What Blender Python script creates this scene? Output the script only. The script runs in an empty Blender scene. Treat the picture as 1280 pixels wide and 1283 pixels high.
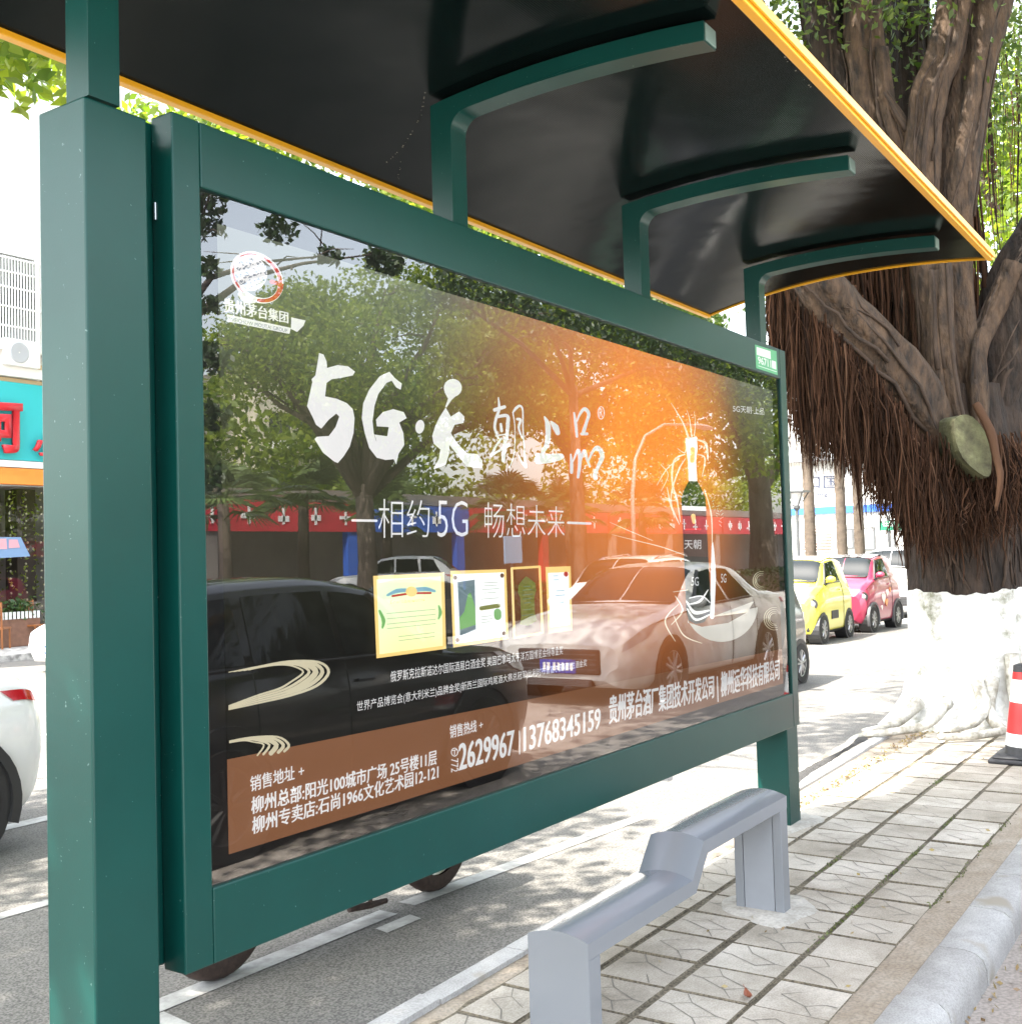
import bpy, bmesh, math, random
import numpy as np
from mathutils import Vector, Matrix
from mathutils.geometry import tessellate_polygon

S = bpy.context.scene
COL = S.collection
rnd = random.Random(7)
NR = np.random.default_rng(11)

# ------------------------------------------------------------------ camera, sky, sun, exposure
CAM = Vector((-2.2092, -2.5367, 1.7489))
YAW, PITCH, ROLL, FPX = 0.9826, 0.0416, -0.0289, 1400.0
_f = Vector((math.sin(YAW) * math.cos(PITCH), math.cos(YAW) * math.cos(PITCH), math.sin(PITCH)))
_r0 = Vector((math.cos(YAW), -math.sin(YAW), 0)); _u0 = _r0.cross(_f)
_r = _r0 * math.cos(ROLL) + _u0 * math.sin(ROLL)
_u = -_r0 * math.sin(ROLL) + _u0 * math.cos(ROLL)
cd = bpy.data.cameras.new('camera'); cam = bpy.data.objects.new('camera', cd); COL.objects.link(cam)
cam.matrix_world = Matrix(((_r.x, _u.x, -_f.x, CAM.x), (_r.y, _u.y, -_f.y, CAM.y), (_r.z, _u.z, -_f.z, CAM.z), (0, 0, 0, 1)))
cd.sensor_fit = 'HORIZONTAL'; cd.sensor_width = 36.0; cd.lens = FPX / 1280 * 36.0
cd.clip_start = 0.05; cd.clip_end = 2000
S.camera = cam
SUN = Vector((-0.80, 0.42, 0)).normalized() * math.cos(math.radians(57)) + Vector((0, 0, math.sin(math.radians(57))))
w = bpy.data.worlds.new('World'); S.world = w; w.use_nodes = True
wt = w.node_tree; bg = wt.nodes['Background']
sk = wt.nodes.new('ShaderNodeTexSky'); sk.sky_type = 'NISHITA'; sk.sun_disc = False
sk.sun_elevation = math.radians(57); sk.sun_rotation = math.atan2(SUN.x, SUN.y); sk.air_density = 1.3; sk.dust_density = 3.0
hs = wt.nodes.new('ShaderNodeHueSaturation'); hs.inputs['Saturation'].default_value = 0.45
wt.links.new(sk.outputs[0], hs.inputs['Color']); wt.links.new(hs.outputs[0], bg.inputs[0]); bg.inputs[1].default_value = 0.15
sd = bpy.data.lights.new('sun', 'SUN'); sd.energy = 2.7; sd.angle = math.radians(0.5); sd.color = (1, 0.94, 0.84)
so = bpy.data.objects.new('sun', sd); COL.objects.link(so); so.rotation_euler = (-SUN).to_track_quat('-Z', 'Y').to_euler()
S.view_settings.view_transform = 'Standard'; S.view_settings.look = 'None'
S.view_settings.exposure = 2.85; S.view_settings.gamma = 1
S.cycles.max_bounces = 8; S.cycles.transparent_max_bounces = 12; S.cycles.glossy_bounces = 4; S.cycles.diffuse_bounces = 4
S.cycles.caustics_reflective = False; S.cycles.caustics_refractive = False; S.cycles.sample_clamp_indirect = 8

# measured directions: where a sight line of the photograph meets a plane of the place
def ray(px, py): return _f + _r * ((px - 640) / FPX) - _u * ((py - 641.5) / FPX)
def at_z(px, py, z=0.0): d = ray(px, py); return CAM + d * ((z - CAM.z) / d.z)
def at_y(px, py, y): d = ray(px, py); return CAM + d * ((y - CAM.y) / d.y)
def at_x(px, py, x): d = ray(px, py); return CAM + d * ((x - CAM.x) / d.x)
def at_d(px, py, dep): return CAM + ray(px, py) * dep
def mirror_y(px, py, y): p = at_y(px, py, 0.03 - y); return Vector((p.x, y, p.z))   # street opposite, seen in the glass

# ------------------------------------------------------------------ materials
MATS = {}
def nd(t, kind, **kw):
    n = t.nodes.new(kind)
    for k, v in kw.items():
        setattr(n, k, v)
    return n
def mat(name, col, rough=0.6, metal=0.0, var=0.0, scale=6.0, bump=0.0, bscale=40.0, spec=0.5, coat=0.0, col2=None, detail=6, stretch=None):
    if name in MATS: return MATS[name]
    m = bpy.data.materials.new(name); m.use_nodes = True; t = m.node_tree
    b = t.nodes['Principled BSDF']
    b.inputs['Base Color'].default_value = (*col, 1); b.inputs['Roughness'].default_value = rough
    b.inputs['Metallic'].default_value = metal; b.inputs['Specular IOR Level'].default_value = spec
    b.inputs['Coat Weight'].default_value = coat; b.inputs['Coat Roughness'].default_value = 0.05
    tc = nd(t, 'ShaderNodeTexCoord'); src = tc.outputs['Object']
    if stretch:
        mp = nd(t, 'ShaderNodeMapping'); mp.inputs['Scale'].default_value = stretch
        t.links.new(src, mp.inputs[0]); src = mp.outputs[0]
    if var > 0 or col2:
        n = nd(t, 'ShaderNodeTexNoise'); n.inputs['Scale'].default_value = scale; n.inputs['Detail'].default_value = detail
        n.inputs['Roughness'].default_value = 0.65
        t.links.new(src, n.inputs['Vector'])
        r = nd(t, 'ShaderNodeValToRGB'); r.color_ramp.elements[0].position = 0.3; r.color_ramp.elements[1].position = 0.7
        c2 = col2 or tuple(min(1, c * (1 + var)) for c in col)
        c1 = col if col2 else tuple(c * (1 - var) for c in col)
        r.color_ramp.elements[0].color = (*c1, 1); r.color_ramp.elements[1].color = (*c2, 1)
        t.links.new(n.outputs['Fac'], r.inputs[0]); t.links.new(r.outputs[0], b.inputs['Base Color'])
    if bump > 0:
        n2 = nd(t, 'ShaderNodeTexNoise'); n2.inputs['Scale'].default_value = bscale; n2.inputs['Detail'].default_value = 5
        t.links.new(src, n2.inputs['Vector'])
        bp = nd(t, 'ShaderNodeBump'); bp.inputs['Strength'].default_value = bump; bp.inputs['Distance'].default_value = 0.02
        t.links.new(n2.outputs['Fac'], bp.inputs['Height']); t.links.new(bp.outputs[0], b.inputs['Normal'])
    MATS[name] = m
    return m
def leaf_mat(name, c1, c2, trans=0.35):
    if name in MATS: return MATS[name]
    m = bpy.data.materials.new(name); m.use_nodes = True; t = m.node_tree
    b = t.nodes['Principled BSDF']; out = t.nodes['Material Output']
    g = nd(t, 'ShaderNodeNewGeometry'); r = nd(t, 'ShaderNodeValToRGB')
    r.color_ramp.elements[0].color = (*c1, 1); r.color_ramp.elements[1].color = (*c2, 1)
    t.links.new(g.outputs['Random Per Island'], r.inputs[0]); t.links.new(r.outputs[0], b.inputs['Base Color'])
    b.inputs['Roughness'].default_value = 0.45
    tr = nd(t, 'ShaderNodeBsdfTranslucent'); mx = nd(t, 'ShaderNodeMixShader'); mx.inputs[0].default_value = trans
    mul = nd(t, 'ShaderNodeMix', data_type='RGBA', blend_type='MULTIPLY'); mul.inputs[0].default_value = 1
    mul.inputs[7].default_value = (1.5, 1.6, 0.6, 1)
    t.links.new(r.outputs[0], mul.inputs[6]); t.links.new(mul.outputs[2], tr.inputs[0])
    t.links.new(b.outputs[0], mx.inputs[1]); t.links.new(tr.outputs[0], mx.inputs[2]); t.links.new(mx.outputs[0], out.inputs[0])
    MATS[name] = m
    return m
def glass_mat(name, ior, tint=(1, 1, 1)):
    m = bpy.data.materials.new(name); m.use_nodes = True; t = m.node_tree
    for n in list(t.nodes):
        if n.type != 'OUTPUT_MATERIAL': t.nodes.remove(n)
    out = t.nodes['Material Output']
    tr = nd(t, 'ShaderNodeBsdfTransparent'); tr.inputs[0].default_value = (*tint, 1)
    gl = nd(t, 'ShaderNodeBsdfGlossy'); gl.inputs['Roughness'].default_value = 0.0
    fr = nd(t, 'ShaderNodeFresnel'); fr.inputs[0].default_value = ior
    mx = nd(t, 'ShaderNodeMixShader')
    t.links.new(fr.outputs[0], mx.inputs[0]); t.links.new(tr.outputs[0], mx.inputs[1]); t.links.new(gl.outputs[0], mx.inputs[2]); t.links.new(mx.outputs[0], out.inputs[0])
    MATS[name] = m
    return m

M_teal = mat('teal_paint', (0.002, 0.044, 0.037), 0.32, var=0.10, scale=2.2, bump=0.02, bscale=180, spec=0.35)
def specks(m, col, scale, thr, soft=.02, rad=.5):
    t = m.node_tree; b = t.nodes['Principled BSDF']; l = [q for q in t.links if q.to_socket == b.inputs['Base Color']][0]; src = l.from_socket
    tc = nd(t, 'ShaderNodeTexCoord'); v = nd(t, 'ShaderNodeTexNoise'); v.inputs['Scale'].default_value = scale; v.inputs['Detail'].default_value = 2; t.links.new(tc.outputs['Object'], v.inputs['Vector'])
    r = nd(t, 'ShaderNodeValToRGB'); r.color_ramp.elements[0].position = thr; r.color_ramp.elements[1].position = thr + soft; t.links.new(v.outputs['Fac'], r.inputs[0])
    mx = nd(t, 'ShaderNodeMix', data_type='RGBA'); t.links.new(r.outputs[0], mx.inputs[0]); t.links.new(src, mx.inputs[6]); mx.inputs[7].default_value = (*col, 1); t.links.new(mx.outputs[2], b.inputs['Base Color'])
specks(M_teal, (.10, .17, .16), 75, .735)
M_yellow = mat('yellow_trim', (0.80, 0.40, 0.015), 0.35)
M_black = mat('black_print', (0.006, 0.006, 0.007), 0.5)
M_seam = mat('dark_gap', (0.008, 0.012, 0.012), 0.8)
M_glass = glass_mat('display_glass', 2.35)
M_print = mat('white_print', (0.86, 0.86, 0.86), 0.6)
PRINT_GLOW = 0.10      # glow added to the poster print to brighten it
def glow_mat(m, k=1.0):
    t = m.node_tree; b = t.nodes['Principled BSDF']; l = [q for q in t.links if q.to_socket == b.inputs['Base Color']]
    if l: t.links.new(l[0].from_socket, b.inputs['Emission Color'])
    else: b.inputs['Emission Color'].default_value = b.inputs['Base Color'].default_value
    b.inputs['Emission Strength'].default_value = PRINT_GLOW * k
    return m
M_pw = glow_mat(mat('glowing_white', (0.86, 0.86, 0.86), 0.6))
M_tyre = mat('tyre_rubber', (0.018, 0.017, 0.017), 0.75, var=0.25, scale=30)
M_rim = mat('alloy_rim', (0.45, 0.45, 0.46), 0.3, metal=0.9)
M_trim = mat('black_plastic', (0.022, 0.022, 0.023), 0.5)
M_cglass = mat('car_glass', (0.010, 0.013, 0.013), 0.03, spec=0.35)
M_chrome = mat('chrome', (0.75, 0.75, 0.77), 0.12, metal=1)
M_lamp = mat('headlight_lens', (0.35, 0.36, 0.38), 0.08, spec=0.8)
M_red = mat('red_lens', (0.45, 0.01, 0.015), 0.12, spec=0.8)
M_orange = mat('orange_lens', (0.8, 0.20, 0.01), 0.15)
M_plate = mat('blue_plate', (0.02, 0.06, 0.38), 0.4)
M_gplate = mat('green_plate', (0.15, 0.62, 0.35), 0.4)

# ------------------------------------------------------------------ mesh helpers
def link(o, parent=None):
    COL.objects.link(o)
    if parent: o.parent = parent
    return o
def root_loc(o):
    while o.parent: o = o.parent
    return o.matrix_basis.translation.copy() if not o.get('_local') else Vector((0, 0, 0))
def tag(o, label=None, cat=None, group=None, kind=None):
    if label: o['label'] = label
    if cat: o['category'] = cat
    if group: o['group'] = group
    if kind: o['kind'] = kind
    return o
def thing(name, label, cat, loc=(0, 0, 0), rz=0.0, group=None):
    o = bpy.data.objects.new(name, None); o.empty_display_size = 0.2
    COL.objects.link(o); o.location = loc; o.rotation_euler = (0, 0, rz)
    return tag(o, label, cat, group)
class MB:
    """collects geometry in WORLD or local coordinates; off = location taken away when the part is linked"""
    def __init__(s, off=(0, 0, 0)): s.v = []; s.f = []; s.off = Vector(off)
    def add(s, vs, fs):
        n = len(s.v); s.v.extend(Vector(p) - s.off for p in vs); s.f.extend([tuple(n + i for i in f) for f in fs])
    def box(s, x0, y0, z0, x1, y1, z1, bev=0.0, jit=None):
        if bev <= 0:
            vs = [(x, y, z) for z in (z0, z1) for y in (y0, y1) for x in (x0, x1)]
            s.add(vs, [(0, 2, 3, 1), (4, 5, 7, 6), (0, 1, 5, 4), (2, 6, 7, 3), (0, 4, 6, 2), (1, 3, 7, 5)]); return
        bm = bmesh.new(); bmesh.ops.create_cube(bm, size=1)
        for v in bm.verts:
            v.co = Vector(((x0 + x1) / 2 + v.co.x * (x1 - x0), (y0 + y1) / 2 + v.co.y * (y1 - y0), (z0 + z1) / 2 + v.co.z * (z1 - z0)))
        bmesh.ops.bevel(bm, geom=bm.edges[:], offset=bev, segments=2, affect='EDGES', profile=0.5)
        bm.verts.index_update()
        s.add([v.co.copy() for v in bm.verts], [[v.index for v in f.verts] for f in bm.faces]); bm.free()
    def tube(s, pts, rads, seg=8, cap=True, flat=1.0):
        pts = [Vector(p) for p in pts]; rings = []; prev = None
        if not hasattr(rads, '__len__'): rads = [rads] * len(pts)
        for i, p in enumerate(pts):
            d = (pts[min(i + 1, len(pts) - 1)] - pts[max(i - 1, 0)]).normalized()
            if prev is None: a = d.cross(Vector((0.31, 0.27, 0.91)) if abs(d.z) < 0.85 else Vector((1, 0.1, 0))).normalized()
            else: a = (prev - d * prev.dot(d)).normalized()
            prev = a; b = d.cross(a)
            rings.append([p + (a * math.cos(t) + b * math.sin(t) * flat) * rads[i] for t in [2 * math.pi * k / seg for k in range(seg)]])
        vs = [q for r in rings for q in r]; fs = []
        for i in range(len(pts) - 1):
            for k in range(seg):
                k2 = (k + 1) % seg
                fs.append((i * seg + k, i * seg + k2, (i + 1) * seg + k2, (i + 1) * seg + k))
        if cap:
            fs.append(tuple(range(seg))[::-1]); fs.append(tuple((len(pts) - 1) * seg + k for k in range(seg)))
        s.add(vs, fs)
    def prism(s, poly, axis, a0, a1):
        """poly: 2-D outline in the plane across axis ('x': (y,z), 'y': (x,z), 'z': (x,y))"""
        def mk(q, a): return {'x': (a, q[0], q[1]), 'y': (q[0], a, q[1]), 'z': (q[0], q[1], a)}[axis]
        n = len(poly)
        vs = [mk(q, a0) for q in poly] + [mk(q, a1) for q in poly]
        fs = [(i, (i + 1) % n, n + (i + 1) % n, n + i) for i in range(n)]
        for t in tessellate_polygon([[Vector((q[0], q[1], 0)) for q in poly]]):
            fs.append(tuple(t)); fs.append(tuple(n + i for i in reversed(t)))
        s.add(vs, fs)
    def lathe(s, prof, c, axis='z', seg=24, a0=0.0, a1=2 * math.pi):
        """prof: (radius, height) pairs"""
        full = abs(a1 - a0 - 2 * math.pi) < 1e-6; m = seg if full else seg + 1
        vs = []; c = Vector(c)
        for (r, h) in prof:
            for k in range(m):
                t = a0 + (a1 - a0) * k / seg; ca, sa = r * math.cos(t), r * math.sin(t)
                vs.append(c + (Vector((ca, sa, h)) if axis == 'z' else Vector((ca, h, sa)) if axis == 'y' else Vector((h, ca, sa))))
        fs = []
        for i in range(len(prof) - 1):
            for k in range(seg):
                k2 = (k + 1) % m
                fs.append((i * m + k, i * m + k2, (i + 1) * m + k2, (i + 1) * m + k))
        s.add(vs, fs)
    def quad(s, a, b, c, d): s.add([a, b, c, d], [(0, 1, 2, 3)])
    def grid(s, rows):
        nr, nc = len(rows), len(rows[0])
        s.add([q for r in rows for q in r], [(i * nc + k, i * nc + k + 1, (i + 1) * nc + k + 1, (i + 1) * nc + k) for i in range(nr - 1) for k in range(nc - 1)])
    def ball(s, c, r, seg=12, rings=8):
        c = Vector(c); r = Vector(r) if hasattr(r, '__len__') else Vector((r, r, r)); rows = []
        for i in range(rings + 1):
            ph = math.pi * i / rings
            rows.append([c + Vector((r.x * math.sin(ph) * math.cos(t), r.y * math.sin(ph) * math.sin(t), r.z * math.cos(ph))) for t in [2 * math.pi * k / seg for k in range(seg + 1)]])
        s.grid(rows)
    def build(s, name, m, parent=None, smooth=False, fix=True, angle=None):
        me = bpy.data.meshes.new(name); me.from_pydata([tuple(v) for v in s.v], [], s.f); me.materials.append(m)
        if fix:
            bm = bmesh.new(); bm.from_mesh(me); bmesh.ops.recalc_face_normals(bm, faces=bm.faces[:]); bm.to_mesh(me); bm.free()
        if smooth:
            for p in me.polygons: p.use_smooth = True
            if angle: me.set_sharp_from_angle(angle=math.radians(angle))
        me.update()
        return link(bpy.data.objects.new(name, me), parent)
def struct(o): o['kind'] = 'structure'; return o
def leaf_mesh(name, cen, size, m, parent=None, off=(0, 0, 0), droop=0.3, aspect=0.5):
    """one mesh of many small pointed leaves around the given points"""
    cen = np.asarray(cen, float) - np.array(off); n = len(cen)
    d = NR.normal(size=(n, 3)); d[:, 2] -= droop; d /= np.linalg.norm(d, axis=1, keepdims=True)
    e = NR.normal(size=(n, 3)); e = np.cross(d, e); e /= np.linalg.norm(e, axis=1, keepdims=True) + 1e-9
    sz = size * NR.uniform(0.6, 1.3, (n, 1))
    v = np.empty((n, 4, 3)); v[:, 0] = cen - d * sz * 0.5; v[:, 2] = cen + d * sz * 0.5
    v[:, 1] = cen + e * sz * aspect * 0.5 - d * sz * 0.05; v[:, 3] = cen - e * sz * aspect * 0.5 - d * sz * 0.05
    me = bpy.data.meshes.new(name); me.vertices.add(4 * n); me.loops.add(4 * n); me.polygons.add(n)
    me.vertices.foreach_set('co', v.reshape(-1)); me.loops.foreach_set('vertex_index', np.arange(4 * n, dtype=np.int32))
    me.polygons.foreach_set('loop_start', np.arange(0, 4 * n, 4, dtype=np.int32)); me.polygons.foreach_set('loop_total', np.full(n, 4, dtype=np.int32))
    me.materials.append(m); me.update(); me.validate()
    return link(bpy.data.objects.new(name, me), parent)
def blob_points(clumps, n, spread):
    """n leaf points gathered in uneven clumps: (x, y, z, r) each"""
    cl = np.asarray(clumps, float); wgt = cl[:, 3] ** 2; wgt /= wgt.sum()
    idx = NR.choice(len(cl), n, p=wgt); d = NR.normal(size=(n, 3)); d /= np.linalg.norm(d, axis=1, keepdims=True)
    rr = (NR.uniform(0.15, 1.0, (n, 1)) ** 0.55) * cl[idx, 3:4] * spread
    p = cl[idx, :3] + d * rr * np.array([1.15, 1.15, 0.75])
    return p
def text_mesh(body, bold=0.0):
    c = bpy.data.curves.new('lettering', 'FONT'); c.body = body; c.offset = bold; c.resolution_u = 3
    o = bpy.data.objects.new('lettering', c); COL.objects.link(o)
    dg = bpy.context.evaluated_depsgraph_get(); dg.update()
    me = bpy.data.meshes.new_from_object(o.evaluated_get(dg))
    bpy.data.objects.remove(o); bpy.data.curves.remove(c)
    return me
def lettering(body, tl, tr, br, bl, m, parent=None, name='lettering', bold=0.0, off=(0, 0, 0), depth=0.0, tight=True):
    """real letters laid on the quad tl-tr-br-bl"""
    me = text_mesh(body, bold); xs = [v.co.x for v in me.vertices]; ys = [v.co.y for v in me.vertices]
    x0, x1, y0, y1 = min(xs), max(xs), min(ys), max(ys); tl, tr, br, bl = map(Vector, (tl, tr, br, bl)); off = Vector(off)
    for v in me.vertices:
        a = (v.co.x - x0) / (x1 - x0); b = (v.co.y - y0) / (y1 - y0)
        v.co = (bl * (1 - a) + br * a) * (1 - b) + (tl * (1 - a) + tr * a) * b - off
    if depth:
        nrm = (tr - tl).cross(bl - tl).normalized(); bm = bmesh.new(); bm.from_mesh(me)
        g = bmesh.ops.extrude_face_region(bm, geom=bm.faces[:])
        bmesh.ops.translate(bm, verts=[e for e in g['geom'] if isinstance(e, bmesh.types.BMVert)], vec=-nrm * depth)
        bm.to_mesh(me); bm.free()
    me.materials.clear(); me.materials.append(m)
    return link(bpy.data.objects.new(name, me), parent)

# ------------------------------------------------------------------ setting: ground, road, lane, island pavement
ROADZ, LANEZ = -0.03, -0.13
def ground_mat(name, c1, c2, big=0.35, fine=120, bump=0.25, c3=None, stretch=None, grain=1.0):
    m = bpy.data.materials.new(name); m.use_nodes = True; t = m.node_tree; b = t.nodes['Principled BSDF']
    tc = nd(t, 'ShaderNodeTexCoord'); src = tc.outputs['Object']
    if stretch:
        mp = nd(t, 'ShaderNodeMapping'); mp.inputs['Scale'].default_value = stretch; t.links.new(src, mp.inputs[0]); src = mp.outputs[0]
    n1 = nd(t, 'ShaderNodeTexNoise'); n1.inputs['Scale'].default_value = big; n1.inputs['Detail'].default_value = 8; n1.inputs['Roughness'].default_value = 0.7
    n2 = nd(t, 'ShaderNodeTexNoise'); n2.inputs['Scale'].default_value = fine; n2.inputs['Detail'].default_value = 3
    t.links.new(src, n1.inputs['Vector']); t.links.new(tc.outputs['Object'], n2.inputs['Vector'])
    r = nd(t, 'ShaderNodeValToRGB'); r.color_ramp.elements[0].position = 0.35; r.color_ramp.elements[1].position = 0.65
    r.color_ramp.elements[0].color = (*c1, 1); r.color_ramp.elements[1].color = (*c2, 1)
    t.links.new(n1.outputs['Fac'], r.inputs[0])
    r2 = nd(t, 'ShaderNodeValToRGB'); r2.color_ramp.elements[0].position = 0.36; r2.color_ramp.elements[1].position = 0.62
    r2.color_ramp.elements[0].color = (1 - .45 * grain,) * 3 + (1,); r2.color_ramp.elements[1].color = (1 + .25 * grain,) * 3 + (1,)
    t.links.new(n2.outputs['Fac'], r2.inputs[0])
    mx = nd(t, 'ShaderNodeMix', data_type='RGBA', blend_type='MULTIPLY'); mx.inputs[0].default_value = 1
    t.links.new(r.outputs[0], mx.inputs[6]); t.links.new(r2.outputs[0], mx.inputs[7]); t.links.new(mx.outputs[2], b.inputs['Base Color'])
    bp = nd(t, 'ShaderNodeBump'); bp.inputs['Strength'].default_value = bump; bp.inputs['Distance'].default_value = 0.01
    t.links.new(n2.outputs['Fac'], bp.inputs['Height']); t.links.new(bp.outputs[0], b.inputs['Normal'])
    b.inputs['Roughness'].default_value = 0.85; b.inputs['Specular IOR Level'].default_value = 0.25
    MATS[name] = m
    return m
M_asphalt = ground_mat('asphalt', (0.138, 0.132, 0.122), (0.20, 0.19, 0.176), fine=90)
M_lane = ground_mat('lane_concrete', (0.27, 0.235, 0.21), (0.36, 0.32, 0.29), big=1.3, fine=60, bump=0.12, grain=.5)
M_soil = ground_mat('joint_soil', (0.10, 0.083, 0.058), (0.19, 0.16, 0.115), big=3, fine=80, bump=0.5)
M_dirt = ground_mat('dirt_strip', (0.26, 0.21, 0.155), (0.36, 0.31, 0.25), big=4, fine=70, bump=0.4, grain=.45)
M_farpave = ground_mat('far_paving', (0.40, 0.38, 0.36), (0.48, 0.46, 0.43), big=1.0, fine=8, bump=0.05)
M_slab = ground_mat('concrete_slab', (0.32, 0.285, 0.23), (0.52, 0.475, 0.405), big=2.2, fine=140, bump=0.10, grain=.4)
def island_tint(m, lo, hi):
    t = m.node_tree; b = t.nodes['Principled BSDF']; src = [q for q in t.links if q.to_socket == b.inputs['Base Color']][0].from_socket
    g_ = nd(t, 'ShaderNodeNewGeometry'); r = nd(t, 'ShaderNodeValToRGB'); r.color_ramp.elements[0].color = (*lo, 1); r.color_ramp.elements[1].color = (*hi, 1); t.links.new(g_.outputs['Random Per Island'], r.inputs[0])
    mx = nd(t, 'ShaderNodeMix', data_type='RGBA', blend_type='MULTIPLY'); mx.inputs[0].default_value = 1; t.links.new(src, mx.inputs[6]); t.links.new(r.outputs[0], mx.inputs[7]); t.links.new(mx.outputs[2], b.inputs['Base Color'])
island_tint(M_slab, (.80, .78, .76), (1.06, 1.06, 1.08))
M_groove = mat('slab_groove', (0.17, 0.155, 0.13), 0.9, var=0.3, scale=12)
M_kerb = ground_mat('pale_kerb', (0.36, 0.355, 0.345), (0.48, 0.475, 0.465), big=5, fine=120, bump=0.15, grain=.35)
M_mortar = ground_mat('mortar', (0.33, 0.305, 0.26), (0.50, 0.47, 0.42), big=6, fine=60, bump=0.3, grain=.3)
M_line = mat('road_paint', (0.25, 0.24, 0.23), 0.7, col2=(.52, .52, .50), scale=9, bump=0.2)
M_tar = ground_mat('tar_patch', (0.045, 0.043, 0.042), (0.075, 0.072, 0.07), big=4, fine=90, bump=0.7)

g = MB(); g.quad((-400, -400, -0.2), (400, -400, -0.2), (400, 400, -0.2), (-400, 400, -0.2)); struct(g.build('ground', M_asphalt, fix=False))
g = MB(); g.box(-80, 0.36, -0.19, 160, 18.4, ROADZ); struct(g.build('road', M_asphalt))
g = MB(); g.box(-80, -9.5, -0.19, 160, -1.47, LANEZ); struct(g.build('side_lane', M_lane))
g = MB(); g.box(-80, 18.4, -0.19, 160, 60, 0.10); struct(g.build('far_pavement', M_farpave))
g = MB(); g.box(-80, -60, -0.19, 160, -9.5, 0.02); struct(g.build('opposite_pavement', M_farpave))
# soil bed below the slabs
g = MB(); g.box(-20, -1.40, -0.18, 45, 0.30, -0.0075); struct(g.build('soil_bed', M_soil))
# slabs: real pieces with worn edges, pressed star pattern in each
g = MB(); gr = MB(); PX, PY = 0.312, 0.3375
def groove(a, b, z, wd):
    a, b = Vector((*a, z)), Vector((*b, z)); n = Vector((-(b - a).y, (b - a).x, 0)).normalized() * wd * 0.5
    gr.quad(a - n, a + n, b + n, b - n)
ROWS = [(-1.134, -0.828), (-0.816, -0.484), (-0.464, -0.142), (-0.122, 0.14)]
for r, (ya, yb) in enumerate(ROWS):
    shift = rnd.uniform(-0.02, 0.02)
    for i in range(-14, 118):
        x0 = i * PX + 0.06 + shift
        dz = rnd.gauss(0, 0.0022); tx, ty = rnd.gauss(0, 0.003), rnd.gauss(0, 0.003)
        gp = rnd.uniform(0.003, 0.007)
        xa, xb = x0 + gp, x0 + PX - gp; y0, y1 = ya + rnd.uniform(0, 0.004), yb - rnd.uniform(0, 0.006)
        zz = lambda x, y: dz + (x - x0 - PX / 2) * tx + (y - (y0 + y1) / 2) * ty
        e = 0.006
        ring0 = [(xa, y0), (xb, y0), (xb, y1), (xa, y1)]; ring1 = [(xa + e, y0 + e), (xb - e, y0 + e), (xb - e, y1 - e), (xa + e, y1 - e)]
        if rnd.random() < 0.12: k = rnd.randrange(4); cx, cy = ring1[k]; ring1[k] = (cx + (xa + PX / 2 - cx) * 0.10, cy + (y0 + 0.15 - cy) * 0.10)
        vs = [(x, y, -0.03) for x, y in ring0] + [(x, y, zz(x, y) - 0.005) for x, y in ring0] + [(x, y, zz(x, y)) for x, y in ring1]
        g.add(vs, [(k, (k + 1) % 4, 4 + (k + 1) % 4, 4 + k) for k in range(4)] + [(4 + k, 4 + (k + 1) % 4, 8 + (k + 1) % 4, 8 + k) for k in range(4)] + [(8, 9, 10, 11)])
        if x0 < 14 and rnd.random() < 0.9:
            ym = (y0 + y1) / 2; h = (y1 - y0) / 2; xm = (xa + xb) / 2; j = lambda: rnd.uniform(-0.006, 0.006)
            A = (xm - 0.01 + j(), ym - h * 0.62); B = (xm + 0.01 + j(), ym + h * 0.62); Cc = (xm - 0.065, ym - h * 0.18 + j()); D = (xm + 0.065, ym + h * 0.18 + j())
            segs = [(A, Cc), (Cc, B), (B, D), (D, A), (A, (xm - 0.02, y0 + 0.012)), (B, (xm + 0.02, y1 - 0.012)), (Cc, (xa + 0.012, ym - h * 0.5)), (D, (xb - 0.012, ym + h * 0.5))]
            for p, q in segs:
                if rnd.random() < 0.72: groove(p, q, max(zz(*p), zz(*q)) + 0.0015, rnd.uniform(0.0028, 0.0055))
sp = struct(g.build('sidewalk_paving', M_slab, fix=True)); sp.data.materials.append(M_soil)
for p_ in sp.data.polygons:
    if p_.normal.z < .95: p_.material_index = 1
struct(gr.build('paving_pattern', M_groove, fix=False))
# dirt strip and rounded pale kerb towards the side lane
g = MB(); rows = []
for i in range(200):
    x = -6 + i * 0.12; rows.append([(x, -1.127 + rnd.uniform(-.008, .008), -0.006), (x, -1.17, -0.002 + rnd.uniform(-.004, .006)), (x, -1.23, 0.002 + rnd.uniform(-.005, .007)), (x, -1.30, -0.004)])
g.grid(rows); struct(g.build('dirt_strip', M_dirt, smooth=True))
KP = [(-1.285, -0.12), (-1.285, 0.004), (-1.292, 0.012), (-1.40, 0.014), (-1.445, 0.004), (-1.475, -0.02), (-1.488, -0.06), (-1.492, -0.19)]
g = MB()
for i in range(-12, 50):
    x0 = 2.27 + (i - 0) * 0.635; dz, dy = rnd.uniform(-.004, .004), rnd.uniform(-.006, .006)
    g.prism([(y + dy, z + dz) for y, z in KP], 'x', x0 + 0.006, x0 + 0.629)
island_tint(M_kerb, (.84, .83, .82), (1.0, 1.0, 1.0)); specks(M_kerb, (.30, .27, .22), 3.2, .60, .10)
struct(g.build('kerb', M_kerb, smooth=True, angle=50))
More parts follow.
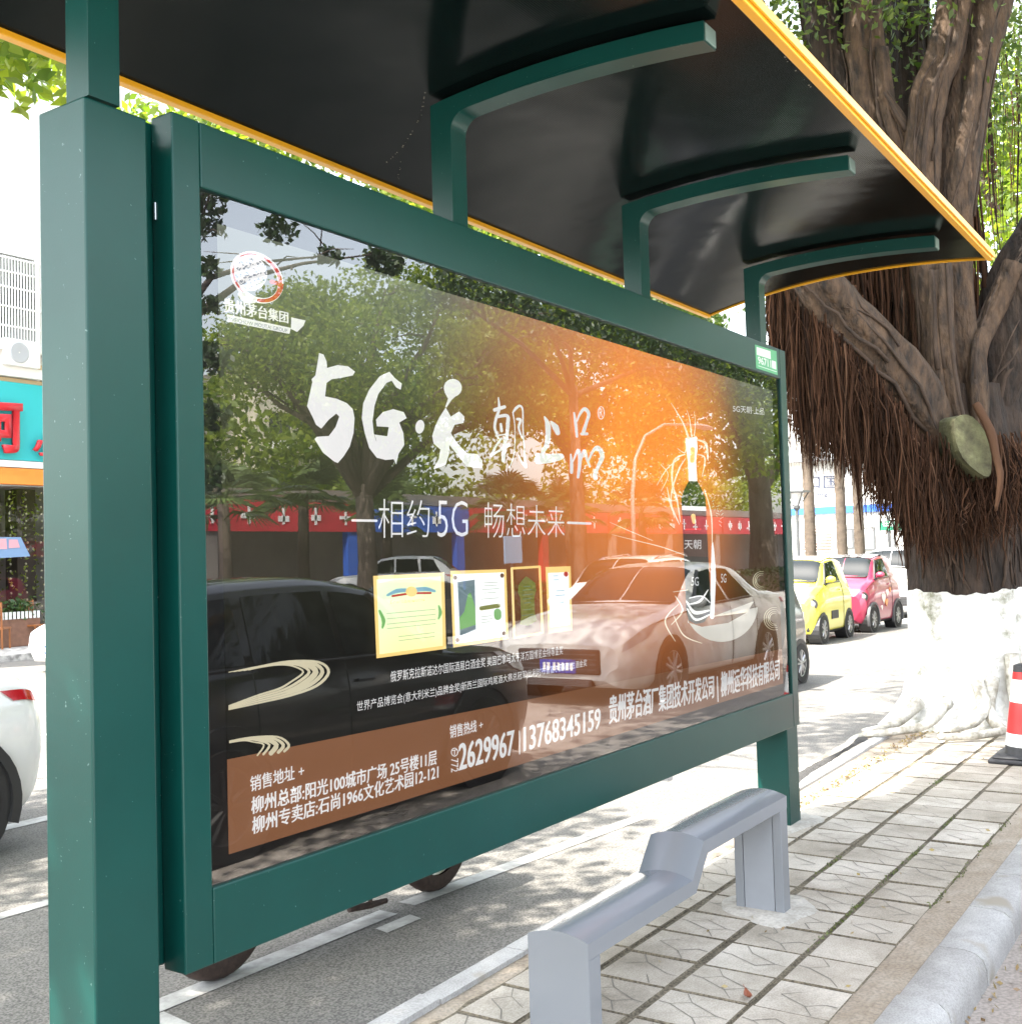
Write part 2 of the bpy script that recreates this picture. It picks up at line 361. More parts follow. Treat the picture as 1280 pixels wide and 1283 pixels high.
# roadside kerb: dirt, low white edging, gutter slabs, tar seam
g = MB(); rows = []
for i in range(200):
    x = -6 + i * 0.12; o = max(0, x - 1) * 0.022
    rows.append([(x, 0.13, -0.012), (x, 0.17, -0.004 + rnd.uniform(-.004, .006)), (x, 0.235 + o, -0.004)])
g.grid(rows); struct(g.build('dirt_border', M_dirt, smooth=True))
g = MB()
for i in range(-9, 30):
    x0 = 0.1 + i * 0.62; o = max(0, x0 - 1) * 0.022; z = 0.018 + rnd.uniform(-.004, .004)
    g.prism([(x0 + .004, 0.22 + o), (x0 + .616, 0.22 + o + .012), (x0 + .616, 0.32 + o + .012), (x0 + .004, 0.32 + o)], 'z', -0.15, z)
struct(g.build('edging_kerb', M_kerb))
g = MB()
for i in range(14):
    x0 = 5.2 + i * 0.42; o = (x0 - 1) * 0.022
    g.prism([(x0 + .003, 0.335 + o), (x0 + .415, 0.335 + o), (x0 + .415, 0.50 + o), (x0 + .003, 0.50 + o)], 'z', -0.15, 0.004 + rnd.uniform(-.004, .004))
struct(g.build('gutter_slabs', M_slab))
g = MB(); rows = []
for i in range(60):
    x = 4.6 + i * 0.085; c = 0.44 + (x - 5.5) * 0.05 + 0.015 * math.sin(x * 3.1); hw = 0.055 + 0.035 * math.sin(x * 2.2 + 1) + rnd.uniform(-.012, .012)
    rows.append([(x, c - hw, 0.002), (x, c - hw * 0.4, 0.022), (x, c + hw * 0.5, 0.016), (x, c + hw * 1.2, -0.028)])
g.grid(rows); struct(g.build('tar_seam', M_tar, smooth=True))
# painted bay marks on the road
g = MB()
P = lambda x, y, z=ROADZ + 0.004: (x, y, z)
g.quad(P(-6, 1.44), P(-6, 1.57), P(2.2, 1.28), P(2.2, 1.16))
g.quad(P(2.35, 1.17), P(2.35, 1.28), P(4.6, 1.08), P(4.6, 0.98))
g.quad(P(-3, 4.75), P(-3, 4.9), P(30, 4.9), P(30, 4.75)); g.quad(P(0.5, 2.95), P(0.5, 3.05), P(3.0, 2.95), P(3.0, 2.85))
g.quad(P(0.30, 1.0), P(0.75, 0.98), P(0.78, 1.2), P(0.33, 1.22)); g.quad(P(1.95, 1.02), P(2.2, 1.01), P(2.22, 1.1), P(1.97, 1.11))
for i in range(8): g.quad(P(-8 + 6 * i, 8.5), P(-8 + 6 * i, 8.65), P(-4.6 + 6 * i, 8.65), P(-4.6 + 6 * i, 8.5))
struct(g.build('road_markings', M_line, fix=False))
def patch(name, cx, cy, rx, ry, z):
    g = MB(); n = 26; ring = []
    for k in range(n):
        t = 2 * math.pi * k / n; j = 1 + .12 * math.sin(3 * t + cx) + .08 * math.sin(5 * t + cy * 9) + rnd.uniform(-.03, .03); ring.append((cx + rx * j * math.cos(t), cy + ry * j * math.sin(t)))
    vs = [(x, y, -0.004) for x, y in ring] + [(cx + (x - cx) * 0.85, cy + (y - cy) * 0.85, z) for x, y in ring] + [(cx, cy, z + 0.002)]
    g.add(vs, [(k, (k + 1) % n, n + (k + 1) % n, n + k) for k in range(n)] + [(n + k, n + (k + 1) % n, 2 * n) for k in range(n)])
    return struct(g.build(name, M_mortar, smooth=True))
patch('mortar_patch', 3.08, -0.46, 0.24, 0.24, 0.010)
patch('mortar_patch', 4.78, 0.06, 0.36, 0.17, 0.009)
patch('mortar_patch', 1.15, -0.44, 0.2, 0.2, 0.008)

# ------------------------------------------------------------------ the bus shelter
SH = thing('bus_shelter', 'dark green bus shelter with yellow edged curved roof and large glass fronted advertising panel', 'bus shelter')
OX0, OX1, OZ0, OZ1 = 0.0, 4.8, 0.829, 2.868
FX0, FX1, FZ0, FZ1 = -0.1025, 4.909, 0.614, 3.064
BV = 0.005
def part(name, m, fn, parent=SH, smooth=False, **kw):
    b = MB(); fn(b); return b.build(name, m, parent, smooth=smooth, **kw)
FR = part('display_frame', M_teal, lambda b: b.box(FX0, 0, FZ0, OX0 - 0.0012, 0.093, FZ1, BV))
part('frame_rail', M_teal, lambda b: b.box(OX0, 0.0, OZ1, OX1, 0.093, FZ1, BV), FR)
part('frame_rail', M_teal, lambda b: b.box(OX0, 0.0, FZ0, OX1, 0.093, OZ0, BV), FR)
part('frame_stile', M_teal, lambda b: b.box(OX1 + 0.0012, 0, FZ0, FX1, 0.093, FZ1, BV), FR)
part('hinge', M_chrome, lambda b: b.tube([(-0.106, 0.075, 2.76), (-0.106, 0.075, 2.81)], 0.004, 8), FR); part('latch', M_chrome, lambda b: b.box(3.02, 0.03, FZ0 - 0.03, 3.07, 0.07, FZ0 + 0.001), FR)
part('display_case', M_teal, lambda b: (b.box(FX0 - 0.028, 0.097, FZ0 + 0.012, OX1 + 0.07, 0.30, FZ1 - 0.012, 0.006)))
part('case_gasket', M_seam, lambda b: (b.box(FX0 + 0.012, 0.088, FZ0 + 0.02, OX1 + 0.06, 0.0965, FZ1 - 0.02)))
part('case_flange', M_teal, lambda b: b.box(-0.158, 0.11, FZ0 + 0.01, FX0 - 0.03, 0.19, FZ1 - 0.03, 0.003))
part('glass_pane', M_glass, lambda b: b.quad((OX0, 0.014, OZ0), (OX1, 0.014, OZ0), (OX1, 0.014, OZ1), (OX0, 0.014, OZ1)), fix=False)
# posts
part('tall_post', M_teal, lambda b: b.box(-0.3925, 0.0, -0.02, -0.190, 0.203, 3.0115, 0.006))
def leg(b): b.box(4.679, 0.004, -0.02, 4.872, 0.213, FZ0 + 0.004, 0.005)
part('short_leg', M_teal, leg)
# roof: shallow arch, carried by four curved arms
def roof_z(y): 
    t = (y + 0.42); return 3.615 - 0.085 * t * t if t < 0 else 3.615 - 0.108 * t * t
RX0, RX1, RY0, RY1 = -1.15, 5.34, -1.225, 0.735
def arm(b, x0):
    x1 = x0 + 0.100; yb, yf = 0.122, 0.024; R = 0.075
    top = [(-1.052, roof_z(-1.052) - 0.022)] + [(y, roof_z(y) - 0.022) for y in np.linspace(-0.95, 0.06, 12)] + [(yb, roof_z(yb) - 0.024)]
    th = lambda y: 0.068
    bot = [(y, roof_z(y) - 0.024 - th(y)) for y in np.linspace(-1.052, yf - R * 1.15, 12)]
    zc = roof_z(yf - R) - 0.024 - th(0) - R
    corner = [(yf - R + R * math.sin(a), zc + R * math.cos(a)) for a in np.linspace(0.25, math.pi / 2, 7)]
    poly = top + [(yb, 3.03), (yf, 3.03)] + list(reversed(corner)) + list(reversed(bot))
    b.prism(poly, 'x', x0, x1)
for x0 in (-0.36, 1.281, 2.892, 4.539):
    a = part('support_arm', M_teal, lambda b: arm(b, x0), smooth=True, angle=35)
    md = a.modifiers.new('bevel', 'BEVEL'); md.width = 0.004; md.segments = 2; md.limit_method = 'ANGLE'; md.angle_limit = math.radians(40)
    part('arm_cap', mat('arm_cap_grey', (0.16, 0.24, 0.22), 0.5), lambda b: b.box(x0 + 0.008, -1.058, roof_z(-1.05) - 0.088, x0 + 0.092, -1.0515, roof_z(-1.05) - 0.028, 0.002), a)
# dark ribbed sheet
mt = bpy.data.materials.new('roof_sheet'); mt.use_nodes = True; t = mt.node_tree; b_ = t.nodes['Principled BSDF']
b_.inputs['Base Color'].default_value = (0.002, 0.005, 0.005, 1); b_.inputs['Roughness'].default_value = 0.11; b_.inputs['Specular IOR Level'].default_value = 0.10; b_.inputs['Anisotropic'].default_value = 0.75; tg = nd(t, 'ShaderNodeCombineXYZ'); tg.inputs[1].default_value = 1.0; t.links.new(tg.outputs[0], b_.inputs['Tangent'])
tc = nd(t, 'ShaderNodeTexCoord'); wv = nd(t, 'ShaderNodeTexWave', wave_type='BANDS', bands_direction='Y'); wv.inputs['Scale'].default_value = 34
nz = nd(t, 'ShaderNodeTexNoise'); nz.inputs['Scale'].default_value = 1.4; nz.inputs['Detail'].default_value = 3
bp = nd(t, 'ShaderNodeBump'); bp.inputs['Strength'].default_value = 0.10; bp.inputs['Distance'].default_value = 0.002
b2 = nd(t, 'ShaderNodeBump'); b2.inputs['Strength'].default_value = 0.16; b2.inputs['Distance'].default_value = 0.04
t.links.new(tc.outputs['Object'], wv.inputs['Vector']); t.links.new(tc.outputs['Object'], nz.inputs['Vector'])
t.links.new(wv.outputs['Fac'], bp.inputs['Height']); t.links.new(nz.outputs['Fac'], b2.inputs['Height']); t.links.new(b2.outputs[0], bp.inputs['Normal']); t.links.new(bp.outputs[0], b_.inputs['Normal'])
def roof(b):
    ys = np.linspace(RY0 + 0.03, RY1 - 0.03, 29)
    b.grid([[(x, y, roof_z(y)) for x in (RX0 + .02, RX1 - .02)] for y in ys]); b.grid([[(x, y, roof_z(y) + 0.012) for x in (RX0 + .02, RX1 - .02)] for y in ys])
RF = part('roof_panel', mt, roof, smooth=True, fix=False)
def edge(b, y, s):
    z = roof_z(y); b.box(RX0, min(y, y + s * 0.035), z - 0.012, RX1, max(y, y + s * 0.035), z + 0.026, 0.003)
    b.box(RX0, min(y - s * 0.002, y - s * 0.012), z + 0.004, RX1, max(y - s * 0.002, y - s * 0.012), z + 0.040, 0.002)
part('roof_trim', M_yellow, lambda b: edge(b, RY0, 1), RF); part('roof_trim', M_yellow, lambda b: edge(b, RY1, -1), RF)
def side(b, x0, x1):
    ys = np.linspace(RY0 + 0.04, RY1 - 0.04, 25)
    b.prism([(y, roof_z(y) - 0.010) for y in ys] + [(y, roof_z(y) + 0.03) for y in reversed(ys)], 'x', x0, x1)
part('roof_trim', M_yellow, lambda b: side(b, RX1 - 0.018, RX1), RF); part('roof_trim', M_yellow, lambda b: side(b, RX0, RX0 + 0.018), RF)
# dirt tracks on the underside
def streak(b, pts, wd):
    for (a, c) in zip(pts[:-1], pts[1:]):
        for k in range(7):
            u = rnd.random(); x = a[0] + (c[0] - a[0]) * u + rnd.gauss(0, 0.002); y = a[1] + (c[1] - a[1]) * u; s_ = rnd.uniform(.3, 1) * wd
            z = roof_z(y) - 0.0015; b.quad((x - s_, y - s_, z), (x + s_, y - s_ * .6, z), (x + s_ * .8, y + s_, z), (x - s_, y + s_ * .7, z))
def roof_hit(px, py):
    d = ray(px, py); y = 0.3
    for _ in range(30): p = CAM + d * ((roof_z(y) - CAM.z) / d.z); y = max(RY0, min(RY1, p.y))
    return (p.x, p.y)
part('dirt_stain', mat('dried_dirt', (0.42, 0.38, 0.30), 0.9), lambda b: (streak(b, [roof_hit(*q) for q in [(533, 113), (528, 142), (516, 165), (504, 184), (484, 203)]], 0.0035), streak(b, [roof_hit(*q) for q in [(502, 202), (499, 225)]], 0.003), streak(b, [roof_hit(*q) for q in [(975, 52), (985, 75), (1015, 108)]], 0.004)), RF, fix=False)
# sticker on the frame
st = [at_y(*q, -0.0006) for q in [(945.5, 431.5), (972.5, 440), (974, 470), (947, 461)]]
SK = part('sticker', mat('sticker_green', (0.10, 0.42, 0.20), 0.4), lambda b: b.quad(*st), fix=False)
def lerpq(q, u, v): return q[0] * (1 - u) * (1 - v) + q[1] * u * (1 - v) + q[2] * u * v + q[3] * (1 - u) * v
def sub(q, u0, v0, u1, v1, dy=0.0):
    return [lerpq(q, u, v) + Vector((0, dy, 0)) for u, v in ((u0, v0), (u1, v0), (u1, v1), (u0, v1))]
M_wst = mat('sticker_white', (0.75, 0.8, 0.77), 0.4)
part('sticker_panel', M_wst, lambda b: (b.quad(*sub(st, .06, .08, .70, .42, -.0004)), b.quad(*sub(st, .74, .45, .94, .78, -.0004)), b.quad(*sub(st, .1, .86, .96, .885, -.0004))), SK, fix=False)
lettering('96711', *sub(st, .1, .46, .70, .78, -.0004), M_wst, SK, bold=.02)

# ------------------------------------------------------------------ the poster behind the glass
def glow_mat2(*a, **k): return glow_mat(mat(*a, **k))
def pq(px, py, y=0.0272): return at_y(px, py, y)
part('poster_border', M_black, lambda b: b.quad((OX0, 0.0305, OZ0), (OX1, 0.0305, OZ0), (OX1, 0.0305, OZ1), (OX0, 0.0305, OZ1)), fix=False)
pm = bpy.data.materials.new('poster_print'); pm.use_nodes = True; t = pm.node_tree; b_ = t.nodes['Principled BSDF']
tc = nd(t, 'ShaderNodeTexCoord'); sx = nd(t, 'ShaderNodeSeparateXYZ'); t.links.new(tc.outputs['Object'], sx.inputs[0])
def mth(op, a, b=None, clamp=False):
    n = nd(t, 'ShaderNodeMath', operation=op, use_clamp=clamp)
    for i, q in enumerate((a, b)):
        if q is None: continue
        if isinstance(q, (int, float)): n.inputs[i].default_value = q
        else: t.links.new(q, n.inputs[i])
    return n.outputs[0]
X, Z = sx.outputs['X'], sx.outputs['Z']
zr = nd(t, 'ShaderNodeValToRGB'); t.links.new(mth('MULTIPLY', mth('SUBTRACT', Z, 0.9), 1 / 1.9, True), zr.inputs[0])
els = zr.color_ramp.elements; els[0].position = 0.30; els[0].color = (0.008, 0.008, 0.007, 1); els[1].position = 1.0; els[1].color = (0.115, 0.125, 0.10, 1)
e = els.new(0.48); e.color = (0.016, 0.016, 0.010, 1); e = els.new(0.72); e.color = (0.040, 0.043, 0.026, 1)
def glow(cx, cz, ax, az):
    dx = mth('DIVIDE', mth('SUBTRACT', X, cx), ax); dz = mth('DIVIDE', mth('SUBTRACT', Z, cz), az)
    d2 = mth('ADD', mth('MULTIPLY', dx, dx), mth('MULTIPLY', dz, dz)); return mth('POWER', 2.718, mth('MULTIPLY', d2, -1.0))
gc = pq(812, 550); gr_ = pq(932, 600).x
nz = nd(t, 'ShaderNodeTexNoise'); nz.inputs['Scale'].default_value = 1.6; nz.inputs['Detail'].default_value = 4; t.links.new(tc.outputs['Object'], nz.inputs['Vector'])
G1 = glow(gc.x, gc.z - 0.03, 1.14, 0.98); G1 = mth('MULTIPLY', G1, mth('ADD', mth('MULTIPLY', nz.outputs['Fac'], 0.6), 0.72), True); G1 = mth('SUBTRACT', G1, 0.06, True); G1 = mth('MULTIPLY', G1, mth('ADD', mth('MULTIPLY', mth('DIVIDE', mth('SUBTRACT', gr_, X), 0.40, True), 0.8), 0.2))
mx = nd(t, 'ShaderNodeMix', data_type='RGBA'); t.links.new(G1, mx.inputs[0]); t.links.new(zr.outputs[0], mx.inputs[6]); mx.inputs[7].default_value = (0.90, 0.255, 0.045, 1)
g2c = pq(940, 790); G2 = mth('MULTIPLY', glow(g2c.x + .35, g2c.z, 0.6, 0.33), 0.6)
mx2 = nd(t, 'ShaderNodeMix', data_type='RGBA'); t.links.new(G2, mx2.inputs[0]); t.links.new(mx.outputs[2], mx2.inputs[6]); mx2.inputs[7].default_value = (0.16, 0.07, 0.02, 1)
t.links.new(mx2.outputs[2], b_.inputs['Base Color']); b_.inputs['Roughness'].default_value = 0.7; b_.inputs['Specular IOR Level'].default_value = 0.1; glow_mat(pm, 1.55)
PO = part('poster', pm, lambda b: b.quad((0.085, 0.0292, 0.90), (4.715, 0.0292, 0.90), (4.715, 0.0292, 2.785), (0.085, 0.0292, 2.785)), fix=False)
zl, zrr = pq(284, 952).z, pq(985, 812).z
M_brown = glow_mat(mat('brown_band', (0.235, 0.10, 0.045), 0.6))
part('poster_band', M_brown, lambda b: b.quad((0.086, 0.0286, 0.901), (4.714, 0.0286, 0.901), (4.714, 0.0286, zrr), (0.086, 0.0286, zl)), PO, fix=False)
LAY = [0.0272]
def flat(pts_px, m, name='print_shape', y=None, parent=None):
    """a flat printed shape, outline given on the poster's own plane"""
    if y is None: LAY[0] -= 0.00003; y = LAY[0]
    vs = [at_y(px, py, 0.0272) for px, py in pts_px]; vs = [Vector((p.x, y, p.z)) for p in vs]
    b = MB(); b.add(vs, [tuple(q) for q in tessellate_polygon([[Vector((p.x, p.z, 0)) for p in vs]])]); return b, m, name
class Ink:
    def __init__(s): s.b = MB()
    def poly(s, pts, sc=1.0, o=(0, 0)):
        q, _, _ = flat([(o[0] + x / sc, o[1] + y / sc) for x, y in pts], None); s.b.add(q.v, q.f)
    def stroke(s, pts, wd, sc=1.0, o=(0, 0), sub=6):
        """brush stroke: smooth ribbon of changing width with rounded ends"""
        P = [Vector((o[0] + x / sc, o[1] + y / sc)) for x, y in pts]
        W = [q / sc / 2 for q in (wd if hasattr(wd, '__len__') else [wd] * len(P))]
        if len(W) != len(P): W = list(np.interp(np.linspace(0, 1, len(P)), np.linspace(0, 1, len(W)), W))
        Q, R = [], []
        for i in range(len(P) - 1):
            p0, p1, p2, p3 = P[max(i - 1, 0)], P[i], P[i + 1], P[min(i + 2, len(P) - 1)]
            for k in range(sub):
                t_ = k / sub
                Q.append(0.5 * ((2 * p1) + (p2 - p0) * t_ + (2 * p0 - 5 * p1 + 4 * p2 - p3) * t_ ** 2 + (3 * p1 - p0 - 3 * p2 + p3) * t_ ** 3)); R.append(W[i] + (W[i + 1] - W[i]) * t_)
        Q.append(P[-1]); R.append(W[-1])
        L, Rt = [], []
        for i, q in enumerate(Q):
            d = (Q[min(i + 1, len(Q) - 1)] - Q[max(i - 1, 0)]); d = d.normalized() if d.length > 0 else Vector((1, 0)); n = Vector((-d.y, d.x)) * R[i]
            L.append(q + n); Rt.append(q - n)
        LAY[0] -= 0.00003; f = lambda p: Vector((at_y(p.x, p.y, 0.0272).x, LAY[0], at_y(p.x, p.y, 0.0272).z))
        s.b.grid([[f(a), f(c)] for a, c in zip(L, Rt)])
        for c, n0, sg in ((Q[0], L[0] - Q[0], -1), (Q[-1], L[-1] - Q[-1], 1)):
            d = Vector((n0.y, -n0.x)) * sg; vs = [f(c + n0 * math.cos(a) + d * math.sin(a)) for a in np.linspace(0, math.pi, 7)]
            if n0.length > 0.05: s.b.add(vs, [tuple(range(7))])
    def disc(s, c, rx, ry, sc=1.0, o=(0, 0), n=24, ang=0.0):
        ca, sa = math.cos(ang), math.sin(ang)
        s.poly([(c[0] + rx * math.cos(a) * ca - ry * math.sin(a) * sa, c[1] + rx * math.cos(a) * sa + ry * math.sin(a) * ca) for a in np.linspace(0, 2 * math.pi, n, endpoint=False)], sc, o)
    def build(s, name, m, parent=None): return s.b.build(name, m, parent or PO, fix=False)
I = Ink(); o = (380, 430); c = 5.333
I.poly([(105, 65), (135, 75), (155, 120), (158, 165), (230, 145), (300, 155), (345, 190), (330, 215), (255, 230), (190, 240), (155, 265), (145, 355), (220, 370), (290, 400), (330, 440), (342, 500), (335, 600), (310, 690), (270, 755), (230, 800), (205, 790), (130, 730), (75, 640), (90, 625), (170, 620), (215, 560), (240, 490), (220, 470), (170, 510), (120, 570), (85, 545), (65, 500), (25, 420), (40, 350), (60, 260), (55, 240), (80, 215), (95, 130)], c, o)
I.build('brush_numeral', M_pw)
I = Ink()
I.poly([(575, 190), (610, 232), (658, 270), (650, 310), (620, 295), (590, 250), (555, 265), (500, 340), (475, 420), (462, 520), (470, 600), (485, 650), (520, 700), (560, 740), (600, 775), (550, 780), (490, 765), (440, 700), (410, 600), (390, 500), (400, 400), (440, 310), (510, 220)], c, o)
I.poly([(485, 510), (530, 460), (600, 440), (670, 460), (690, 500), (640, 530), (668, 600), (674, 680), (635, 740), (620, 810), (603, 775), (540, 745), (500, 690), (475, 610), (560, 622), (570, 560), (490, 555)], c, o)
I.build('brush_letter', M_pw)
I = Ink(); I.disc((778, 558), 30, 46, c, o, ang=0.15)
I.disc((998, 298), 60, 60, c, o); I.poly([(942, 325), (1050, 325), (990, 378), (955, 430), (947, 425), (966, 370)], c, o)
I.poly([(950, 430), (985, 490), (1040, 455), (1075, 490), (1070, 532), (1010, 545), (985, 600), (1020, 660), (1090, 735), (1160, 740), (1197, 785), (1190, 835), (1090, 825), (1040, 760), (975, 680), (973, 740), (950, 812), (870, 840), (905, 770), (915, 710), (870, 670), (860, 620), (878, 560), (905, 500)], c, o)
I.build('brush_character', M_pw)
I = Ink(); o = (600, 480); c = 7.11
for pts, wd in [([(172, 130), (178, 230), (150, 320), (140, 400), (172, 490)], (10, 26, 26, 24, 16)), ([(140, 238), (225, 212)], (34, 30)), ([(160, 300), (250, 292), (255, 370), (245, 500)], (26, 30, 34, 26)), ([(193, 365), (200, 425)], (22, 26)), ([(150, 470), (235, 455)], (14, 12)),
                ([(196, 495), (150, 560), (108, 645)], (22, 20, 26)), ([(108, 645), (180, 600), (258, 552)], (18, 20, 38)), ([(235, 490), (222, 600), (215, 690)], (26, 38, 34)),
                ([(300, 262), (330, 222), (362, 203), (388, 240), (390, 400), (402, 600), (415, 745)], (12, 26, 22, 14, 12, 14, 26)), ([(412, 745), (378, 700), (352, 640)], (22, 18, 5)), ([(302, 270), (318, 400), (312, 620), (270, 752)], (12, 8, 8, 9)), ([(340, 320), (368, 330), (352, 400), (385, 490)], (24, 26, 20, 14))]:
    I.stroke(pts, wd, c, o)
I.build('brush_character', M_pw)
I = Ink()
for pts, wd in [([(582, 300), (612, 380), (606, 530), (565, 612)], (14, 50, 46, 34)), ([(640, 345), (680, 395), (700, 445)], (20, 58, 40)), ([(525, 682), (620, 672), (728, 655)], (78, 84, 56)), ([(505, 640), (560, 640)], (20, 40))]:
    I.stroke(pts, wd, c, o)
I.build('brush_character', M_pw)
I = Ink()
for pts, wd in [([(845, 265), (858, 360), (870, 475)], (16, 28, 22)), ([(868, 345), (900, 270), (940, 230), (975, 275), (955, 350), (930, 430)], (10, 24, 34, 30, 28, 34)), ([(912, 452), (960, 452)], (26, 26)), ([(815, 635), (822, 720), (822, 795)], (14, 30, 28)), ([(832, 705), (858, 640), (884, 598), (896, 690), (880, 838)], (10, 20, 30, 34, 24)),
                ([(893, 735), (915, 650), (938, 600), (960, 680), (985, 745)], (10, 24, 28, 24, 18)), ([(975, 690), (1010, 610), (1055, 575), (1095, 650), (1060, 740), (1035, 800)], (14, 26, 38, 42, 34, 30)), ([(1030, 812), (1035, 845)], (40, 44))]:
    I.stroke(pts, wd, c, o)
I.build('brush_character', M_pw)
I = Ink(); I.stroke([(1085 + 28 * math.cos(a), 265 + 55 * math.sin(a)) for a in np.linspace(0, 2 * math.pi, 14)], 7, c, o, sub=3); I.build('registered_ring', M_pw)
def words(body, px, m=M_pw, bold=0.0, parent=None):
    LAY[0] -= 0.00004; q = [pq(*p, LAY[0]) for p in px]; o = lettering(body, *q, m, parent or PO, bold=min(bold, .006))
    if bold > .01:      # heavy type: the same outlines struck three times
        me = o.data; n = len(me.vertices); h = (q[0] - q[3]).length; bm = bmesh.new(); bm.from_mesh(me)
        for k, (dx, dz) in enumerate(((bold, .2 * bold), (-bold, -.2 * bold))):
            g = bmesh.ops.duplicate(bm, geom=[f for f in bm.faces if f.index < len(me.polygons) and f.index >= 0] if k == 0 else first)
            if k == 0: first = [f for f in bm.faces[:len(me.polygons)]]
            bmesh.ops.translate(bm, verts=[e for e in g['geom'] if isinstance(e, bmesh.types.BMVert)], vec=(dx * h, -.00001 * (k + 1), dz * h))
        bm.to_mesh(me); bm.free()
    return o
def strip(x0, y0, x1, y1, h0, h1):  # bottom-left, bottom-right of a line of type, with its height at both ends
    return [(x0, y0 - h0), (x1, y1 - h1), (x1, y1), (x0, y0)]
words('R', [(750.5, 511), (755, 512), (755, 523), (750.5, 522)], bold=.01)
words('销售地址', strip(313.5, 993, 369, 977, 20, 18), bold=.012); words('+', strip(374, 972, 381, 970, 9, 9))
words('柳州总部:阳光100城市广场 25号楼11层', strip(315, 1021, 547, 958, 22, 19), bold=.024)
words('柳州专卖店:石尚1966文化艺术园12-121', strip(316, 1046, 549, 976, 22, 19), bold=.024)
words('销售热线', strip(563.5, 926, 597, 917, 17, 15), bold=.012); words('+', strip(600, 913, 605, 911, 7, 7))
words('2629967', strip(575, 966, 644, 945.5, 34, 31), bold=.032); words('13768345159', strip(656, 942, 752, 913, 31, 26), bold=.032)
words('772', [(574, 950), (574, 967), (565, 968), (565, 951)], bold=.0)
I = Ink(); I.stroke([(650, 916), (650.5, 945)], 1.2); I.build('divider', M_pw); I = Ink(); I.stroke([(898, 848), (899, 879)], 1.4); I.build('divider', M_pw)
I = Ink(); I.stroke([(569 + 4 * math.cos(a), 942.5 + 5 * math.sin(a)) for a in np.linspace(0, 2 * math.pi, 12)], 1.0, sub=2); I.stroke([(566.5, 940.5), (571.5, 939.5)], 1); I.stroke([(569, 940), (569, 946)], 1); I.build('phone_mark', M_pw)
words('贵州茅台酒厂集团技术开发公司', strip(763, 908, 894, 875, 36, 30), bold=.03); words('柳州运华科技有限公司', strip(903, 874, 976, 852, 32, 27), bold=.03)
words('俄罗斯克拉斯诺达尔国际酒展白酒金奖 美国巴拿马太平洋万国博览会特等金奖', strip(489, 855, 705, 820, 14, 11), bold=.0)
words('世界产品博览会(意大利米兰)品牌金奖|新西兰国际鸡尾酒大赛总冠军|比利时布鲁塞尔国际烈性酒金奖', strip(447, 894, 735, 836, 15, 10), bold=.0)
words('相约', [(474, 625), (538, 627), (538, 673), (474, 674)], bold=-.012); words('5G', [(548, 626.5), (586, 628), (586, 672), (548, 673)], bold=-.012); words('畅想未来', [(607, 629), (707, 635), (707, 673), (607, 674)], bold=-.012)
for q in ([(441, 652), (471, 652.5)], [(711, 655), (739, 656)]): I = Ink(); I.stroke(q, 3); I.build('dash', M_pw)
words('5G天朝·上品', strip(918, 516, 957, 520, 9, 9), bold=.0)
# emblem at the upper left
M_embr = glow_mat2('emblem_red', (0.55, 0.05, 0.035), 0.6); M_embg = glow_mat2('emblem_grey', (0.16, 0.20, 0.25), 0.6); o = (255, 260); c = 7.547
ell = lambda cx, cy, rx, ry, a0, a1, n=26, sl=0.28: [(cx + rx * math.cos(a), cy + ry * math.sin(a) + sl * rx * math.cos(a)) for a in np.linspace(a0, a1, n)]
I = Ink(); I.stroke(ell(500, 660, 225, 212, 0, 2 * math.pi), 52, c, o, sub=2); I.disc((440, 625), 158, 165, c, o); I.stroke([(340, 820), (400, 870), (470, 880)], (40, 70, 50), c, o); EB = I.build('emblem', M_pw)
I = Ink(); I.stroke(ell(500, 660, 225, 212, 0.12, 1.5), (50, 40, 30), c, o, sub=2); I.stroke(ell(500, 660, 225, 212, -1.25, -0.1), (18, 30, 34), c, o, sub=2); I.stroke([(640, 700), (735, 730)], (40, 34), c, o); I.stroke(ell(500, 660, 225, 212, -2.4, -1.6), (10, 18, 10), c, o, sub=2); I.stroke(ell(500, 660, 225, 212, 2.2, 3.4), (10, 22, 8), c, o, sub=2)
I.build('emblem_ring', M_embr)
I = Ink()
for k in range(150):
    a = rnd.uniform(0, 6.28); q = 150 * rnd.uniform(.05, 1) ** .6; x, y = 440 + q * math.cos(a), 625 + q * math.sin(a); I.stroke([(x, y), (x + rnd.uniform(-22, 22), y + rnd.uniform(-16, 22))], (rnd.uniform(4, 16), 2), c, o, sub=2)
I.build('emblem_flecks', M_embg)
I = Ink(); I.poly([(205, 1010), (812, 1140), (796, 1196), (205, 1078)], c, o); I.poly([(815, 1040), (950, 1070), (930, 1120), (870, 1178), (812, 1150)], c, o); I.build('emblem_plate', M_pw)
words('贵州茅台集团', [(280, 372), (361, 391), (361, 405), (281, 391)], bold=.03)
words('KWEICHOW MOUTAI GROUP', [(284, 396.5), (360, 412), (360, 416.5), (284, 401.5)], m=M_embg, bold=0.0)
